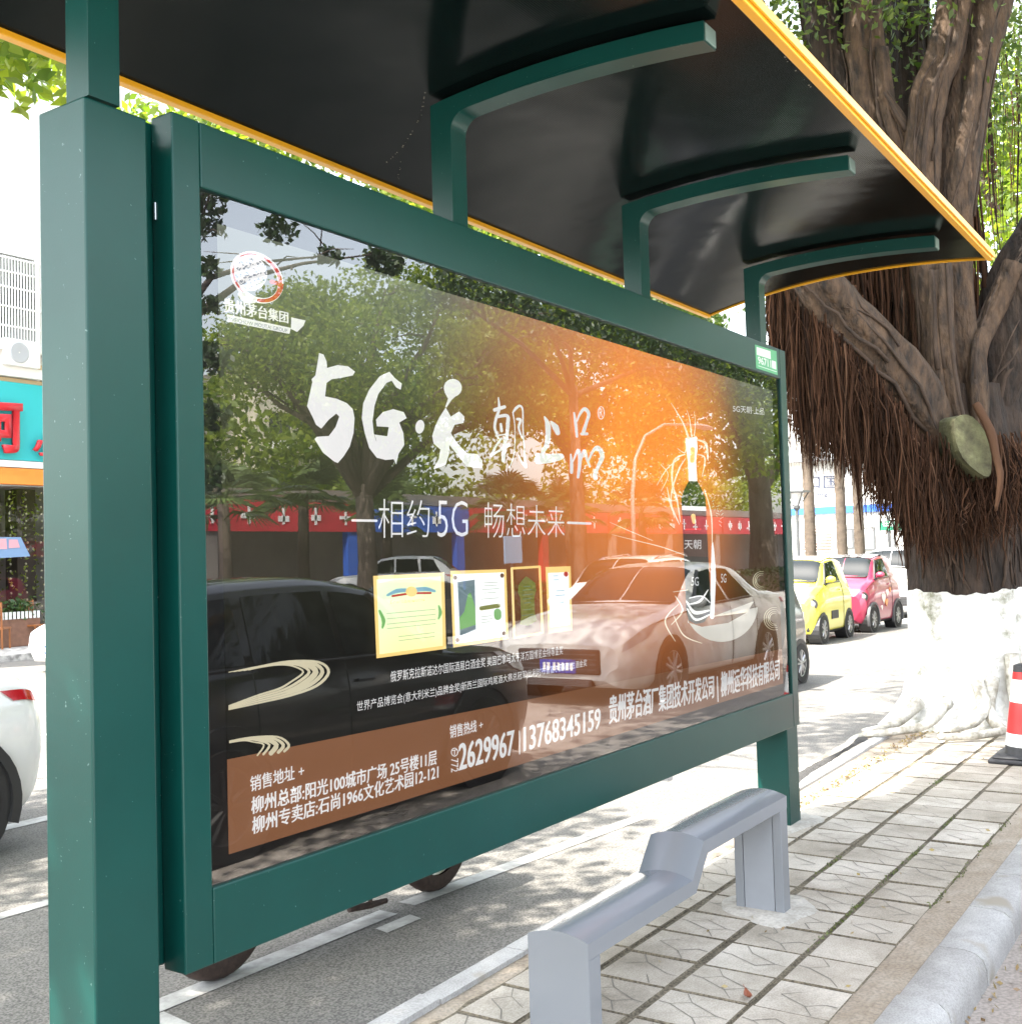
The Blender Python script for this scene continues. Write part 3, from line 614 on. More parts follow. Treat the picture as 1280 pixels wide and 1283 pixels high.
# four framed certificates
M_gold = glow_mat2('gold_edge', (0.72, 0.50, 0.17), 0.5); M_cy = glow_mat2('certificate_yellow', (0.80, 0.74, 0.26), 0.6, col2=(0.62, 0.78, 0.48), scale=1.6, detail=1); M_cw = glow_mat2('certificate_white', (0.78, 0.79, 0.80), 0.6); M_cg = glow_mat2('certificate_ink', (0.25, 0.33, 0.20), 0.6); M_cb = glow_mat2('certificate_blue', (0.25, 0.50, 0.62), 0.6); M_cgr = glow_mat2('certificate_green', (0.22, 0.50, 0.16), 0.6)
def cert(q, body_m, frame=0.045, hollow=False):
    o = (455, 700); c = 4.74
    if hollow:
        I = Ink()
        for a, b2 in ((0, 1), (1, 2), (2, 3), (3, 0)):
            I.stroke([q[a], q[b2]], 14, c, o, sub=1)
        ce = I.build('certificate', M_gold)
    else:
        I = Ink(); I.poly(q, c, o); ce = I.build('certificate', M_gold)
        V = [Vector(p) for p in q]; inn = [lerpq(V, u, v) for u, v in ((frame, frame), (1 - frame, frame), (1 - frame, 1 - frame), (frame, 1 - frame))]
        I = Ink(); I.poly([tuple(p) for p in inn], c, o); I.build('certificate_sheet', body_m)
    V = [Vector(p) for p in q]
    def P_(u, v): p = lerpq(V, u, v); return (p.x, p.y)
    return P_, c, o
P_, c, o = cert([(50, 103), (472, 83), (483, 535), (70, 592)], M_cy)
I = Ink()
for v in (.47, .535, .60, .655): I.stroke([P_(.17, v), P_(.86, v)], 3, c, o, sub=1)
for v in (.77, .82): I.stroke([P_(.33, v), P_(.84, v)], 3, c, o, sub=1)
I.build('certificate_lines', M_cg)
words('Благодарность', [(o[0] + p[0] / c, o[1] + p[1] / c) for p in (P_(.25, .315), P_(.74, .315), P_(.74, .365), P_(.25, .365))], m=M_gold)
I = Ink(); I.stroke([P_(.19, .245), P_(.33, .20), P_(.48, .20)], (14, 26, 22), c, o); I.stroke([P_(.60, .20), P_(.74, .20), P_(.86, .235)], (26, 26, 14), c, o); I.build('certificate_ribbon', M_cb)
for q in ([P_(.26, .26), P_(.46, .245)], [P_(.60, .245), P_(.80, .255)]): I = Ink(); I.stroke(q, 13, c, o); I.build('certificate_ribbon', M_embr)
I = Ink(); I.disc(P_(.53, .22), 34, 30, c, o); I.build('certificate_medal', M_gold)
for q, w_ in (([P_(.07, .43), P_(.12, .55), P_(.10, .64)], (14, 24, 10)), ([P_(.91, .43), P_(.93, .52), P_(.90, .60)], (10, 22, 8))): I = Ink(); I.stroke(q, w_, c, o); I.build('certificate_leaf', M_cgr)
P_, c, o = cert([(508, 73), (840, 62), (853, 478), (525, 528)], M_cw)
I = Ink(); I.poly([P_(.12, .15), P_(.43, .13), P_(.42, .80), P_(.13, .86)], c, o); I.build('certificate_picture', mat('certificate_sky', (0.50, 0.72, 0.80), 0.6))
I = Ink(); I.poly([P_(.13, .62), P_(.22, .55), P_(.30, .32), P_(.35, .30), P_(.42, .5), P_(.42, .74), P_(.13, .78)], c, o); I.build('certificate_picture', M_cgr); I = Ink(); I.stroke([P_(.82, .60), P_(.82, .66)], (44, 44), c, o); I.build('certificate_crest', M_cgr)
I = Ink()
for v, a, b2 in ((.18, .58, .84), (.22, .6, .82), (.27, .56, .86), (.32, .6, .8), (.40, .53, .84), (.64, .53, .7), (.68, .53, .72), (.72, .53, .7)): I.stroke([P_(a, v), P_(b2, v)], 3, c, o, sub=1)
I.build('certificate_lines', M_cg)
I = Ink(); I.stroke([P_(.53, .525), P_(.84, .51)], 26, c, o, sub=1); I.build('certificate_stripe', mat('certificate_lime', (0.62, 0.66, 0.12), 0.6))
M_cbr = glow_mat2('certificate_brown', (0.16, 0.08, 0.04), 0.6)
for u, v in ((.08, .09), (.92, .09), (.92, .91), (.08, .91)): I = Ink(); I.disc(P_(u, v), 12, 14, c, o, n=8); I.build('certificate_corner', M_cbr)
P_, c, o = cert([(872, 58), (1038, 48), (1055, 440), (888, 470)], M_cy, hollow=True)
I = Ink(); I.poly([P_(.22, .25), P_(.38, .17), P_(.5, .13), P_(.64, .17), P_(.82, .24), P_(.83, .36), P_(.76, .45), P_(.76, .70), P_(.82, .80), P_(.5, .86), P_(.22, .82), P_(.27, .70), P_(.26, .44), P_(.18, .36)], c, o); I.build('certificate_scroll', mat('certificate_gold', (0.62, 0.60, 0.10), 0.6))
I = Ink()
for v, a, b2 in ((.28, .4, .64), (.33, .36, .68), (.40, .34, .7), (.46, .36, .66), (.52, .4, .62), (.62, .36, .66), (.70, .3, .7)): I.stroke([P_(a, v), P_(b2, v)], 4, c, o, sub=1)
I.build('certificate_lines', M_cg)
P_, c, o = cert([(1072, 50), (1222, 45), (1232, 425), (1090, 445)], M_cw, frame=.09)
I = Ink()
for v, a, b2 in ((.14, .3, .48), (.20, .3, .5), (.37, .4, .7), (.44, .36, .74), (.55, .22, .86), (.65, .25, .84)): I.stroke([P_(a, v), P_(b2, v)], 4, c, o, sub=1)
I.build('certificate_lines', M_cb)
I = Ink(); I.disc(P_(.80, .12), 14, 16, c, o, n=8); I.build('certificate_seal', M_embr)
for m_ in (M_gold, M_cy, M_cw): glow_mat(m_, 1.9)
# bottle, splash, moon shape, swirls
M_bot = glow_mat2('bottle_black', (0.012, 0.016, 0.012), 0.6); M_lab = glow_mat2('bottle_label', (0.075, 0.035, 0.025), 0.6); M_gln = glow_mat2('bottle_light', (0.70, 0.70, 0.68), 0.6); M_cream = glow_mat2('cream_print', (0.62, 0.56, 0.42), 0.6); M_swirl = glow_mat2('swirl_gold', (0.66, 0.60, 0.42), 0.6); M_moon = glow_mat2('moon_print', (0.62, 0.59, 0.52), 0.6)
for m_ in (M_gln, M_cream): glow_mat(m_, 2.2)
o = (800, 500); c = 3.888
I = Ink(); I.poly([(345, 1062)] + [(395 + 178 * math.cos(a), 1005 + 178 * math.sin(a)) for a in np.linspace(0.05, 2.75, 26)] + [(232, 1090), (300, 1110), (430, 1090), (520, 1040), (555, 985)], c, o); I.build('moon_shape', M_moon)
I = Ink(); I.stroke([(352, 700), (356, 860), (350, 1062)], (6, 26, 20), c, o); I.build('light_streak', M_gln); I = Ink(); I.poly([(220, 190), (275, 185), (280, 240), (272, 300), (278, 400), (236, 400), (232, 300), (222, 240)], c, o); I.build('bottle_neck', M_gln)
I = Ink(); I.poly([(236, 400), (278, 400), (300, 440), (318, 480), (322, 560), (332, 780), (344, 980), (340, 1050), (310, 1088), (270, 1096), (236, 1078), (224, 1030), (214, 800), (204, 560), (200, 480), (215, 440)], c, o); BO = I.build('bottle', M_bot)
I = Ink(); I.poly([(204, 545), (321, 548), (331, 770), (212, 765)], c, o); I.build('bottle_label', M_lab)
I = Ink(); I.poly([(203, 520), (320, 524), (321, 545), (204, 541)], c, o); I.build('bottle_band', M_gln); I = Ink(); I.stroke([(225, 985), (265, 1040), (335, 1030)], (6, 18, 8), c, o); I.stroke([(228, 1020), (270, 1075), (338, 1050)], (5, 12, 6), c, o); I.stroke([(330, 930), (290, 985), (235, 1000)], (4, 12, 4), c, o); I.stroke([(240, 970), (300, 960), (338, 990)], 5, c, o); I.build('bottle_shine', M_gln)
I = Ink(); I.stroke([(255, 245), (253, 300)], 22, c, o); I.build('bottle_gold', M_gold); I = Ink(); I.stroke([(258, 570), (262, 600)], (22, 16), c, o); I.build('bottle_gold', M_gold)
words('天朝', [(857, 676), (878, 676), (878, 688), (857, 688)]); words('5G', [(866, 723), (875, 723), (875, 734), (866, 734)]); words('5G', [(903, 719), (909.5, 719), (909.5, 730), (903, 730)])
I = Ink(); I.stroke([(222, 636), (292, 634)], 9, c, o, sub=1); I.build('bottle_text', M_embr)
I = Ink()
for pts, wd in [([(235, 190), (205, 110), (150, 20)], (12, 6, 2)), ([(250, 180), (240, 100), (225, 50)], (8, 4, 1)), ([(262, 180), (268, 120), (262, 60)], (6, 3, 1)), ([(215, 270), (165, 300), (155, 400), (180, 500), (195, 600)], (5, 10, 8, 8, 3)), ([(220, 290), (185, 350), (150, 470), (165, 580)], (3, 8, 6, 2)), ([(190, 290), (130, 340), (80, 420)], (4, 5, 2)), ([(130, 430), (150, 520), (190, 610)], (2, 10, 3)), ([(100, 320), (135, 370), (100, 450)], (3, 4, 2)), ([(280, 200), (320, 220), (330, 300)], (6, 14, 3)), ([(280, 270), (315, 290), (300, 380)], (4, 8, 2)), ([(180, 240), (215, 262), (225, 225)], (2, 5, 2)), ([(312, 440), (345, 560), (350, 700)], (3, 7, 4)), ([(60, 690), (-60, 640), (-150, 600)], (2, 3, 1)), ([(215, 760), (100, 720), (-20, 690), (-140, 660)], (3, 4, 3, 1)), ([(170, 960), (205, 1030), (150, 1100)], (3, 8, 2)), ([(185, 1000), (120, 1080), (170, 1180)], (2, 7, 2)), ([(160, 1050), (210, 1150), (300, 1190)], (2, 6, 2)), ([(230, 930), (160, 940)], (4, 2))]:
    I.stroke(pts, wd, c, o)
I.build('splash', M_cream)
I = Ink()
for cx, cy, rr in ((592, 885, (45, 36, 28)), (655, 1070, (55, 45, 35, 27))):
    for q in rr: I.stroke([(cx + q * math.cos(a) * .95, cy + q * math.sin(a)) for a in np.linspace(1.3, 4.9, 12)], (1.5, 5, 1.5), c, o, sub=2)
I.build('swirl', M_swirl); I = Ink()
for (x, y, h) in ((372, 255, 60), (352, 480, 70), (372, 520, 60), (392, 540, 90)):
    for k in range(5): I.stroke([(x + rnd.uniform(-12, 12), y + k * h / 5), (x + rnd.uniform(-8, 14), y + (k + .5) * h / 5)], (4, 2), c, o, sub=1)
I.build('swirl', M_swirl); I = Ink(); o = (240, 600); c = 3.2
for k, (ex, th) in enumerate(((540, 12), (515, 16), (488, 24), (462, 12), (438, 8))):
    d = 540 - ex; top_y = 728 + k * 3
    I.stroke([(140 + k * 20, 775 - k * 2), (260, 752 + k), (380 - d * .4, 732 + k * 3), (ex - 40, 735 + k * 4), (ex, 775), (ex - 50, 830 - k * 4), (380 - d * .4, 870 - k * 7), (260, 898 - k * 8), (140, 925 - k * 4)], (3, 6, 9, th * .8, th, th * .9, 9, 7, 4), c, o, sub=4)
I.build('swirl', M_swirl); I = Ink()
for k, (ex, th) in enumerate(((380, 11), (358, 14), (330, 20), (302, 10), (280, 7))):
    I.stroke([(142, 1050 + k * 2), (230 - k * 8, 1036 + k * 3), (ex - 45, 1034 + k * 5), (ex, 1066), (ex - 18 - k * 2, 1092 + k * 4)], (3, 7, th * .7, th, th * .9), c, o, sub=4)
I.build('swirl', M_swirl)

# ------------------------------------------------------------------ leaning bench
BN = thing('bench', 'grey metal leaning bench with a low and a high curved seat on two broad legs', 'bench', (2.1, -0.44, 0))
M_steel = mat('brushed_grey_paint', (0.265, 0.285, 0.315), 0.24, metal=0.4, spec=.6, coat=0.2)
M_steel2 = mat('grey_leg_panel', (0.24, 0.255, 0.28), 0.5, var=0.06, scale=5)
bx = MB(BN.location); BY0, BY1 = -0.564, -0.318; X0, X1, XL, XH = 1.152, 3.098, 1.998, 2.121; ZL, ZH, TH = 0.420, 0.552, 0.057
def arch(x, z, n=12): return [(x, BY0 + (BY1 - BY0) * k / n, z + 0.026 * (1 - (2 * k / n - 1) ** 2)) for k in range(n + 1)]
tops = [arch(X0, ZL), arch(XL, ZL), arch(XH, ZH), arch(X1, ZH)]; bots = [(X0, ZL - TH), (XL + .03, ZL - TH), (XH + .036, ZH - TH), (X1, ZH - TH)]
n = 12
for k in range(3):
    bx.grid([tops[k], tops[k + 1]])
    for yy, j in ((BY0, 0), (BY1, n)):
        bx.quad(tops[k][j], tops[k + 1][j], (bots[k + 1][0], yy, bots[k + 1][1]), (bots[k][0], yy, bots[k][1]))
    bx.quad((bots[k][0], BY0, bots[k][1]), (bots[k][0], BY1, bots[k][1]), (bots[k + 1][0], BY1, bots[k + 1][1]), (bots[k + 1][0], BY0, bots[k + 1][1]))
for tp, bt in ((tops[0], bots[0]), (tops[3], bots[3])):
    bx.add(tp + [(bt[0], BY1, bt[1]), (bt[0], BY0, bt[1])], [tuple(range(len(tp) + 2))])
so_ = bx.build('seat', M_steel, BN, smooth=True, angle=25)
md = so_.modifiers.new('bevel', 'BEVEL'); md.width = 0.003; md.segments = 2; md.limit_method = 'ANGLE'; md.angle_limit = math.radians(40)
def bleg(xa, xb, zt):
    b = MB(BN.location); b.box(xa, BY0 + .0005, -0.02, xb, BY0 + 0.045, zt, 0.003); b.box(xa, BY1 - 0.045, -0.02, xb, BY1 - .0005, zt, 0.003)
    lg = b.build('leg', M_steel, BN)
    b = MB(BN.location); b.box(xa + (0.0015 if xa > 2 else 0.0), BY0 + 0.0475, -0.02, xb - (0.0 if xa > 2 else .0015), BY1 - 0.0475, zt, 0.002); b.build('leg_panel', M_steel2, lg)
b = MB(BN.location); b.prism([(p_[1], p_[2]) for p_ in arch(0, ZL)] + [(BY1, -.02), (BY0, -.02)], 'x', X0 - .006, X0 - .0004); ep = b.build('end_plate', M_steel, BN)
bleg(X0 + .0005, X0 + 0.078, ZL - TH - .001); bleg(X1 - 0.088, X1 - .0005, ZH - TH - .001)

# ------------------------------------------------------------------ cars
SED = [(0, .28, .60, .70, .60, .66, .64, .60), (.10, .20, .76, .83, .70, .79, .74, .70), (.45, .17, .86, .89, .82, .84, .88, .72), (1.2, .17, .88, .905, .92, .87, .98, .74), (1.3, .17, .88, .905, .93, .87, 1.0, .73),
       (2.05, .17, .88, .905, .95, .875, 1.40, .63), (2.6, .17, .88, .905, .96, .87, 1.455, .61), (3.2, .17, .88, .905, .98, .86, 1.41, .60), (3.95, .18, .87, .90, 1.0, .84, 1.06, .68), (4.42, .2, .82, .86, .99, .79, 1.03, .66), (4.57, .26, .74, .80, .93, .74, .97, .62), (4.62, .34, .62, .70, .84, .66, .88, .56)]
MIC = [(0, .28, .52, .60, .72, .56, .78, .50), (.07, .2, .66, .71, .86, .66, .92, .58), (.34, .18, .73, .75, 1.00, .70, 1.06, .60), (.52, .18, .74, .76, 1.06, .71, 1.12, .60), (.58, .18, .74, .76, 1.07, .71, 1.15, .60),
       (.98, .18, .74, .76, 1.10, .71, 1.56, .58), (1.55, .18, .74, .76, 1.11, .71, 1.63, .57), (2.2, .18, .73, .75, 1.10, .69, 1.57, .55), (2.42, .22, .66, .71, 1.02, .66, 1.25, .54), (2.5, .3, .56, .62, .94, .58, .98, .5)]
SUVP = [(0, .30, .62, .72, .74, .68, .80, .60), (.10, .22, .80, .86, .88, .80, .93, .70), (.45, .2, .88, .91, 1.0, .86, 1.05, .74), (1.1, .2, .9, .93, 1.05, .88, 1.10, .75), (1.2, .2, .9, .93, 1.06, .88, 1.13, .74),
        (1.85, .2, .9, .93, 1.08, .88, 1.60, .66), (2.5, .2, .9, .93, 1.09, .88, 1.68, .65), (3.6, .2, .9, .93, 1.11, .87, 1.63, .63), (4.22, .22, .86, .90, 1.08, .83, 1.20, .66), (4.36, .27, .76, .84, 1.0, .76, 1.05, .62), (4.42, .36, .66, .74, .88, .68, .93, .56)]
def make_car(name, label, st, loc, rz, paint, R, ax, group, clad=None, plate=None, lights='round', side_win=None, wind=None, back=None, grille=None, rail=False, rim_m=None, cat='car', detail=True, sc=1.0):
    root = thing(name, label, cat, loc, rz, group); root.scale = (sc, sc, sc)
    A = np.array(st, float); L = A[-1, 0]; xs = np.unique(np.concatenate([np.linspace(0, L, 84), A[:, 0]]))
    def pchip(k):
        X_, Y_ = A[:, 0], A[:, k]; h = np.diff(X_); d = np.diff(Y_) / h; m = np.zeros(len(X_)); m[0], m[-1] = d[0], d[-1]
        for i in range(1, len(X_) - 1):
            if d[i - 1] * d[i] > 0: w1, w2 = 2 * h[i] + h[i - 1], h[i] + 2 * h[i - 1]; m[i] = (w1 + w2) / (w1 / d[i - 1] + w2 / d[i])
        return h, m
    PC = [None] + [pchip(k) for k in range(1, 8)]
    def prm(x):
        x = min(max(float(x), 0.0), L); i = int(min(max(np.searchsorted(A[:, 0], x) - 1, 0), len(A) - 2)); out_ = []
        for k in range(1, 8):
            h, m = PC[k]; t_ = (x - A[i, 0]) / h[i]; y0, y1 = A[i, k], A[i + 1, k]
            out_.append((1 + 2 * t_) * (1 - t_) ** 2 * y0 + t_ * (1 - t_) ** 2 * h[i] * m[i] + t_ * t_ * (3 - 2 * t_) * y1 + t_ * t_ * (t_ - 1) * h[i] * m[i + 1])
        return out_
    def Spt(x, v):
        zb, wl, wm, zl, wb, zr, wr = prm(x); h = zl - zb
        cp = [(wl * .90, zb), (wl, zb + .09), (wm, zb + .45 * h), (wm * .99, zb + .78 * h), (wb, zl), (wr, zl + .90 * (zr - zl)), (wr * .74, zr), (0, zr + .015)]
        i = min(int(v), 6); f = v - i; p1, p2 = np.array(cp[i]), np.array(cp[i + 1])
        if i == 4: q = p1 + (p2 - p1) * f
        else:
            p0 = np.array(cp[i - 1]) if i not in (0, 5) else p1 - (p2 - p1); p3 = np.array(cp[i + 2]) if i not in (3, 6) else (p2 + (p2 - p1) if i == 3 else np.array((-p1[0], p1[1])))
            q = .5 * (2 * p1 + (p2 - p0) * f + (2 * p0 - 5 * p1 + 4 * p2 - p3) * f * f + (3 * p1 - p0 - 3 * p2 + p3) * f ** 3)
        return Vector((x, max(0, q[0]), q[1]))
    vs = [k / 4 for k in range(29)]; b = MB()
    rows = []
    for x in xs:
        half = [Spt(x, v) for v in vs]; rows.append([Vector((p.x, -p.y, p.z)) for p in half] + [p for p in reversed(half[:-1])])
    b.grid(rows); nn = len(rows[0])
    b.add(rows[0], [tuple(range(nn))]); b.add(rows[-1], [tuple(range(nn))[::-1]])
    for r_a, r_b in zip(rows[:-1], rows[1:]): b.quad(r_a[0], r_b[0], r_b[-1], r_a[-1])
    body = b.build('body', paint, root, smooth=True, angle=55)
    def off(x, v, d=0.006):
        e = .01; p = Spt(x, v); tx = Spt(x + e, v) - Spt(x - e, v); v1 = min(v + e, 6.99); v0 = v1 - 2 * e; tv = Spt(x, v1) - Spt(x, v0); nrm = tv.cross(tx)
        if nrm.length < 1e-9: return p
        nrm.normalize()
        if nrm.dot(Vector((0, p.y, p.z - .7))) < 0: nrm = -nrm
        return p + nrm * d
    def patch(name_, m, x0a, x0b, x1a, x1b, v0, v1, sides=(1, -1), d=.006, nx=10, nv=6, across=False):
        b = MB()
        for s_ in sides:
            rows_ = []
            for i in range(nv + 1):
                v = v0 + (v1 - v0) * i / nv; q = i / nv; xa = x0a + (x0b - x0a) * q; xb = x1a + (x1b - x1a) * q
                rows_.append([Vector((p.x, p.y * s_, p.z)) for p in (off(xa + (xb - xa) * k / nx, v, d) for k in range(nx + 1))])
            b.grid(rows_)
        return b.build(name_, m, root, smooth=True)
    for w_ in side_win: 
        for s_ in (1, -1): patch('side_window', M_cglass, *w_, 4.10, 4.93, sides=(s_,))
    patch('windscreen', M_cglass, wind[0], wind[0] + .03, wind[1], wind[1] + .02, 5.12, 6.98, sides=(1, -1))
    patch('rear_window', M_cglass, back[0], back[0], back[1], back[1], 5.15, 6.98, sides=(1, -1))
    for i_, xc in enumerate(ax):
        for s_ in (1, -1):
            wm = float(prm(xc)[2]); yo = s_ * (wm + .004)
            b = MB(); b.lathe([(R * 1.17, s_ * wm * .70), (R * 1.17, yo + s_ * .002), (.02, yo + s_ * .002)], (xc, 0, R), 'y', 24); b.build('wheel_arch', M_trim, root)
            if clad:
                b = MB(); b.lathe([(R * 1.15, yo), (R * 1.16, yo + s_ * .022), (R * 1.34, yo + s_ * .020), (R * 1.36, yo - s_ * .03)], (xc, 0, R), 'y', 20, -.35, math.pi + .35); b.build('arch_cladding', clad, root, smooth=True, angle=50)
            b = MB(); y1 = yo + s_ * .012; y0 = yo - s_ * .17
            b.lathe([(R * .62, y0), (R * .92, y0), (R, y0 + s_ * .03), (R, y1 - s_ * .03), (R * .93, y1), (R * .66, y1 + s_ * .002), (R * .62, y1 - s_ * .02)], (xc, 0, R), 'y', 28); wh = b.build('wheel', M_tyre, root, smooth=True, angle=40)
            b = MB(); b.lathe([(R * .65, y1 - s_ * .005), (R * .60, y1 - s_ * .012), (R * .57, y1 - s_ * .05)], (xc, 0, R), 'y', 28)
            for k in range(5):
                a = 2 * math.pi * k / 5 + .4 * i_; ca, sa = math.cos(a), math.sin(a)
                for dx in (-.22, .22):
                    c0 = Vector((xc + R * .12 * math.cos(a + dx), y1 - s_ * .012, R + R * .12 * math.sin(a + dx))); c1 = Vector((xc + R * .60 * math.cos(a + dx), y1 - s_ * .012, R + R * .60 * math.sin(a + dx))); b.tube([c0, c1], [R * .07, R * .05], 6)
            b.ball((xc, y1 - s_ * .012, R), (R * .15, .02, R * .15), 10, 6); b.build('rim', rim_m or M_rim, wh, smooth=True, angle=40)
            b = MB(); b.lathe([(R * .60, y1 - s_ * .055), (.01, y1 - s_ * .055)], (xc, 0, R), 'y', 20); b.build('brake_disc', M_trim, wh)
    F = lambda x, v: Spt(x, v)
    # lights, grille, plates, mirrors, door gaps, handles
    for s_ in (1, -1):
        if lights == 'round':
            b = MB(); p = off(.075, 3.4, .0); b.ball((p.x + .01, s_ * (p.y - .05), p.z - .02), (.05, .085, .075), 14, 8); b.build('headlight', M_lamp, root, smooth=True)
        else:
            patch('headlight', M_lamp, .03, .06, .34, .62, 3.25, 4.0, sides=(s_,), d=.008)
        patch('tail_light', M_red, L - (.26 if lights != 'round' else .18), L - (.34 if lights != 'round' else .16), L - .09, L - .11, 3.35, 3.72, sides=(s_,), d=.008)
        p = off(ax[0] + .62, 4.15, 0) if lights != 'round' else off(.80, 4.15, 0)
        b = MB(); b.ball((p.x, s_ * (p.y + .10), p.z + .07), (.06, .10, .065), 12, 8); b.tube([(p.x, s_ * (p.y - .03), p.z), (p.x, s_ * (p.y + .08), p.z + .04)], .02, 6); b.build('mirror', paint if lights != 'dark' else M_trim, root, smooth=True)
        for k, (xa, xb, *_) in enumerate(side_win):
            q = MB(); xd = side_win[k][2] + .03; q.tube([Vector((o_.x, s_ * o_.y, o_.z)) for o_ in (off(xd, v, .001) for v in np.linspace(.9, 4.05, 9))], .006, 4); q.build('door_gap', M_seam, root)
            q = MB(); pa, pb = off(xd - .24, 3.35, .015), off(xd - .08, 3.35, .015); q.tube([Vector((pa.x, s_ * pa.y, pa.z)), Vector((pb.x, s_ * pb.y, pb.z))], .014, 6); q.build('door_handle', paint, root)
        patch('sill', M_trim, ax[0] + R * 1.2, ax[0] + R * 1.2, ax[1] - R * 1.2, ax[1] - R * 1.2, .05, .8, sides=(s_,), d=.006)
    b = MB(); q = [off(wind[0] + .02, v, .004) for v in (5.3, 6.2, 6.98)]
    b.box(wind[0] - .05, -q[0].y, q[0].z - .03, wind[0] + .015, q[0].y, q[0].z + .004, .008); b.build('wiper_tray', M_trim, root)
    for s_ in (1, -1):
        q = MB(); q.tube([Vector((o_.x, s_ * o_.y, o_.z)) for o_ in (off(wind[0] + .06 + (wind[1] - wind[0] + .04) * k / 6, 4.1 + .86 * k / 6, .004) for k in range(7))], .026, 6); q.build('window_pillar', M_trim, root)
        q = MB(); xs_ = np.linspace(side_win[0][0], side_win[-1][2], 12); q.tube([Vector((o_.x, s_ * o_.y, o_.z)) for o_ in (off(x_, 4.06, .004) for x_ in xs_)], .012, 5); q.build('window_trim', M_trim, root)
        q = MB(); q.tube([Vector((o_.x, s_ * o_.y, o_.z)) for o_ in (off(x_, 3.95, .001) for x_ in np.linspace(.14, wind[0] - .02, 8))], .005, 4); q.build('bonnet_gap', M_seam, root)
        if lights == 'round': q = MB(); p = off(.075, 3.4, .0); q.lathe([(.105, .0), (.105, -.03), (.02, -.032)], (p.x + .012, s_ * (p.y - .05), p.z - .02), 'x', 18); q.build('headlight_ring', M_trim, root)
    if grille:
        for (hw, z0, z1, m_) in grille:
            b = MB(); b.box(-.022, -hw, z0, .10, hw, z1, .018); gq = b.build('grille', m_, root)
            if m_ is M_trim:
                b = MB()
                for k in range(4): z = z0 + (z1 - z0) * (k + 1) / 5; b.box(-.027, -hw * .92, z - .005, -.0225, hw * .92, z + .005)
                b.build('grille_bar', mat('grille_grey', (.10, .10, .105), .35), gq)
    if plate:
        for x_, fz in ((-.03, .42), (L + .004, .62)):
            b = MB(); b.box(min(x_, x_ + .008), -.22, fz - .07, max(x_, x_ + .008), .22, fz + .07, .003); pl = b.build('number_plate', plate, root)
            b = MB()
            xx = x_ - .002 if x_ < 0 else x_ + .010
            for k in range(7): yy = -.18 + .052 * k + (.02 if k > 1 else 0); b.box(xx - .0008, yy, fz - .04, xx + .0008, yy + .034, fz + .04)
            b.build('plate_characters', M_print, pl)
    if rail:
        for s_ in (1, -1):
            b = MB(); b.tube([(wind[1] + .1, s_ * .60, A[6, 6] - .02), (wind[1] + .35, s_ * .62, A[6, 6] + .05), (back[0] - .5, s_ * .60, A[7, 6] + .05), (back[0] - .2, s_ * .58, A[7, 6] - .02)], .018, 6); b.build('roof_rail', M_chrome, root, smooth=True)
    return root
def paint(name, col, metal=0.0): return mat(name, col, 0.28, metal=metal, coat=0.8)
SW_SED = [(1.62, 2.02, 2.50, 2.46), (2.56, 2.52, 3.28, 3.02)]; SW_MIC = [(.76, .98, 1.66, 1.64)]; SW_SUV = [(1.50, 1.84, 2.36, 2.33), (2.42, 2.40, 3.20, 3.12), (3.27, 3.22, 3.92, 3.66)]
KS = dict(side_win=SW_SED, wind=(1.36, 2.02), back=(3.24, 3.92), R=.325, ax=(.86, 3.62), lights='swept', plate=M_plate)
KM = dict(side_win=SW_MIC, wind=(.61, .96), back=(2.22, 2.41), R=.275, ax=(.38, 2.06), plate=M_gplate)
KU = dict(side_win=SW_SUV, wind=(1.24, 1.83), back=(3.64, 4.20), R=.35, ax=(.84, 3.52), lights='swept', plate=M_plate, clad=M_trim)
GR = 'cars along the road behind the shelter'
yc = make_car('microcar', 'tiny yellow electric car with bonnet coloured sunlit white and white roof, nearest of the row beyond the panel', MIC, (18.2, 5.08, ROADZ), 0.02, paint('yellow_paint', (.64, .57, .06)), group=GR, grille=[(.30, .50, .60, M_trim)], **KM)
for s_ in (1, -1): b = MB(); b.box(.02, s_ * .46 - .13, .24, .12, s_ * .46 + .13, .50, .03); b.build('bumper_vent', M_trim, yc)
b = MB(); b.box(.86, -.772, .44, 1.30, -.752, .60, .008); b.build('side_vent', M_trim, yc)
b = MB(); b.grid([[(x, y, np.interp(x, [.07, .34, .52], [.93, 1.070, 1.130]) + .012 - .05 * (abs(y) / .6) ** 2 * .8) for y in np.linspace(-.56, .56, 9)] for x in np.linspace(.08, .52, 7)]); b.build('sunlit_bonnet', paint('white_paint', (.80, .80, .79)), yc, smooth=True)  # white laid over the yellow bonnet paints in the sun's glare
b = MB(); b.grid([[(x, y, np.interp(x, [.98, 1.55, 2.2], [1.580, 1.648, 1.588]) + .014 - .03 * (abs(y) / .52) ** 3) for y in np.linspace(-.54, .54, 9)] for x in np.linspace(1.0, 2.2, 9)]); b.build('roof_cover', MATS['white_paint'], yc, smooth=True)
pc = make_car('microcar', 'tiny pink electric car with heart decals and grey wheel arches', MIC, (21.35, 5.05, ROADZ), -0.03, paint('pink_paint', (.33, .03, .07)), group=GR, clad=mat('grey_cladding', (.07, .07, .075), .5), **KM)
def heart(b, x, z, s_, y): b.prism([(x + s_ * 16 * math.sin(a) ** 3 / 16, z + s_ * (13 * math.cos(a) - 5 * math.cos(2 * a) - 2 * math.cos(3 * a) - math.cos(4 * a)) / 16) for a in np.linspace(0, 2 * math.pi, 24, endpoint=False)], 'y', y, y + .01)
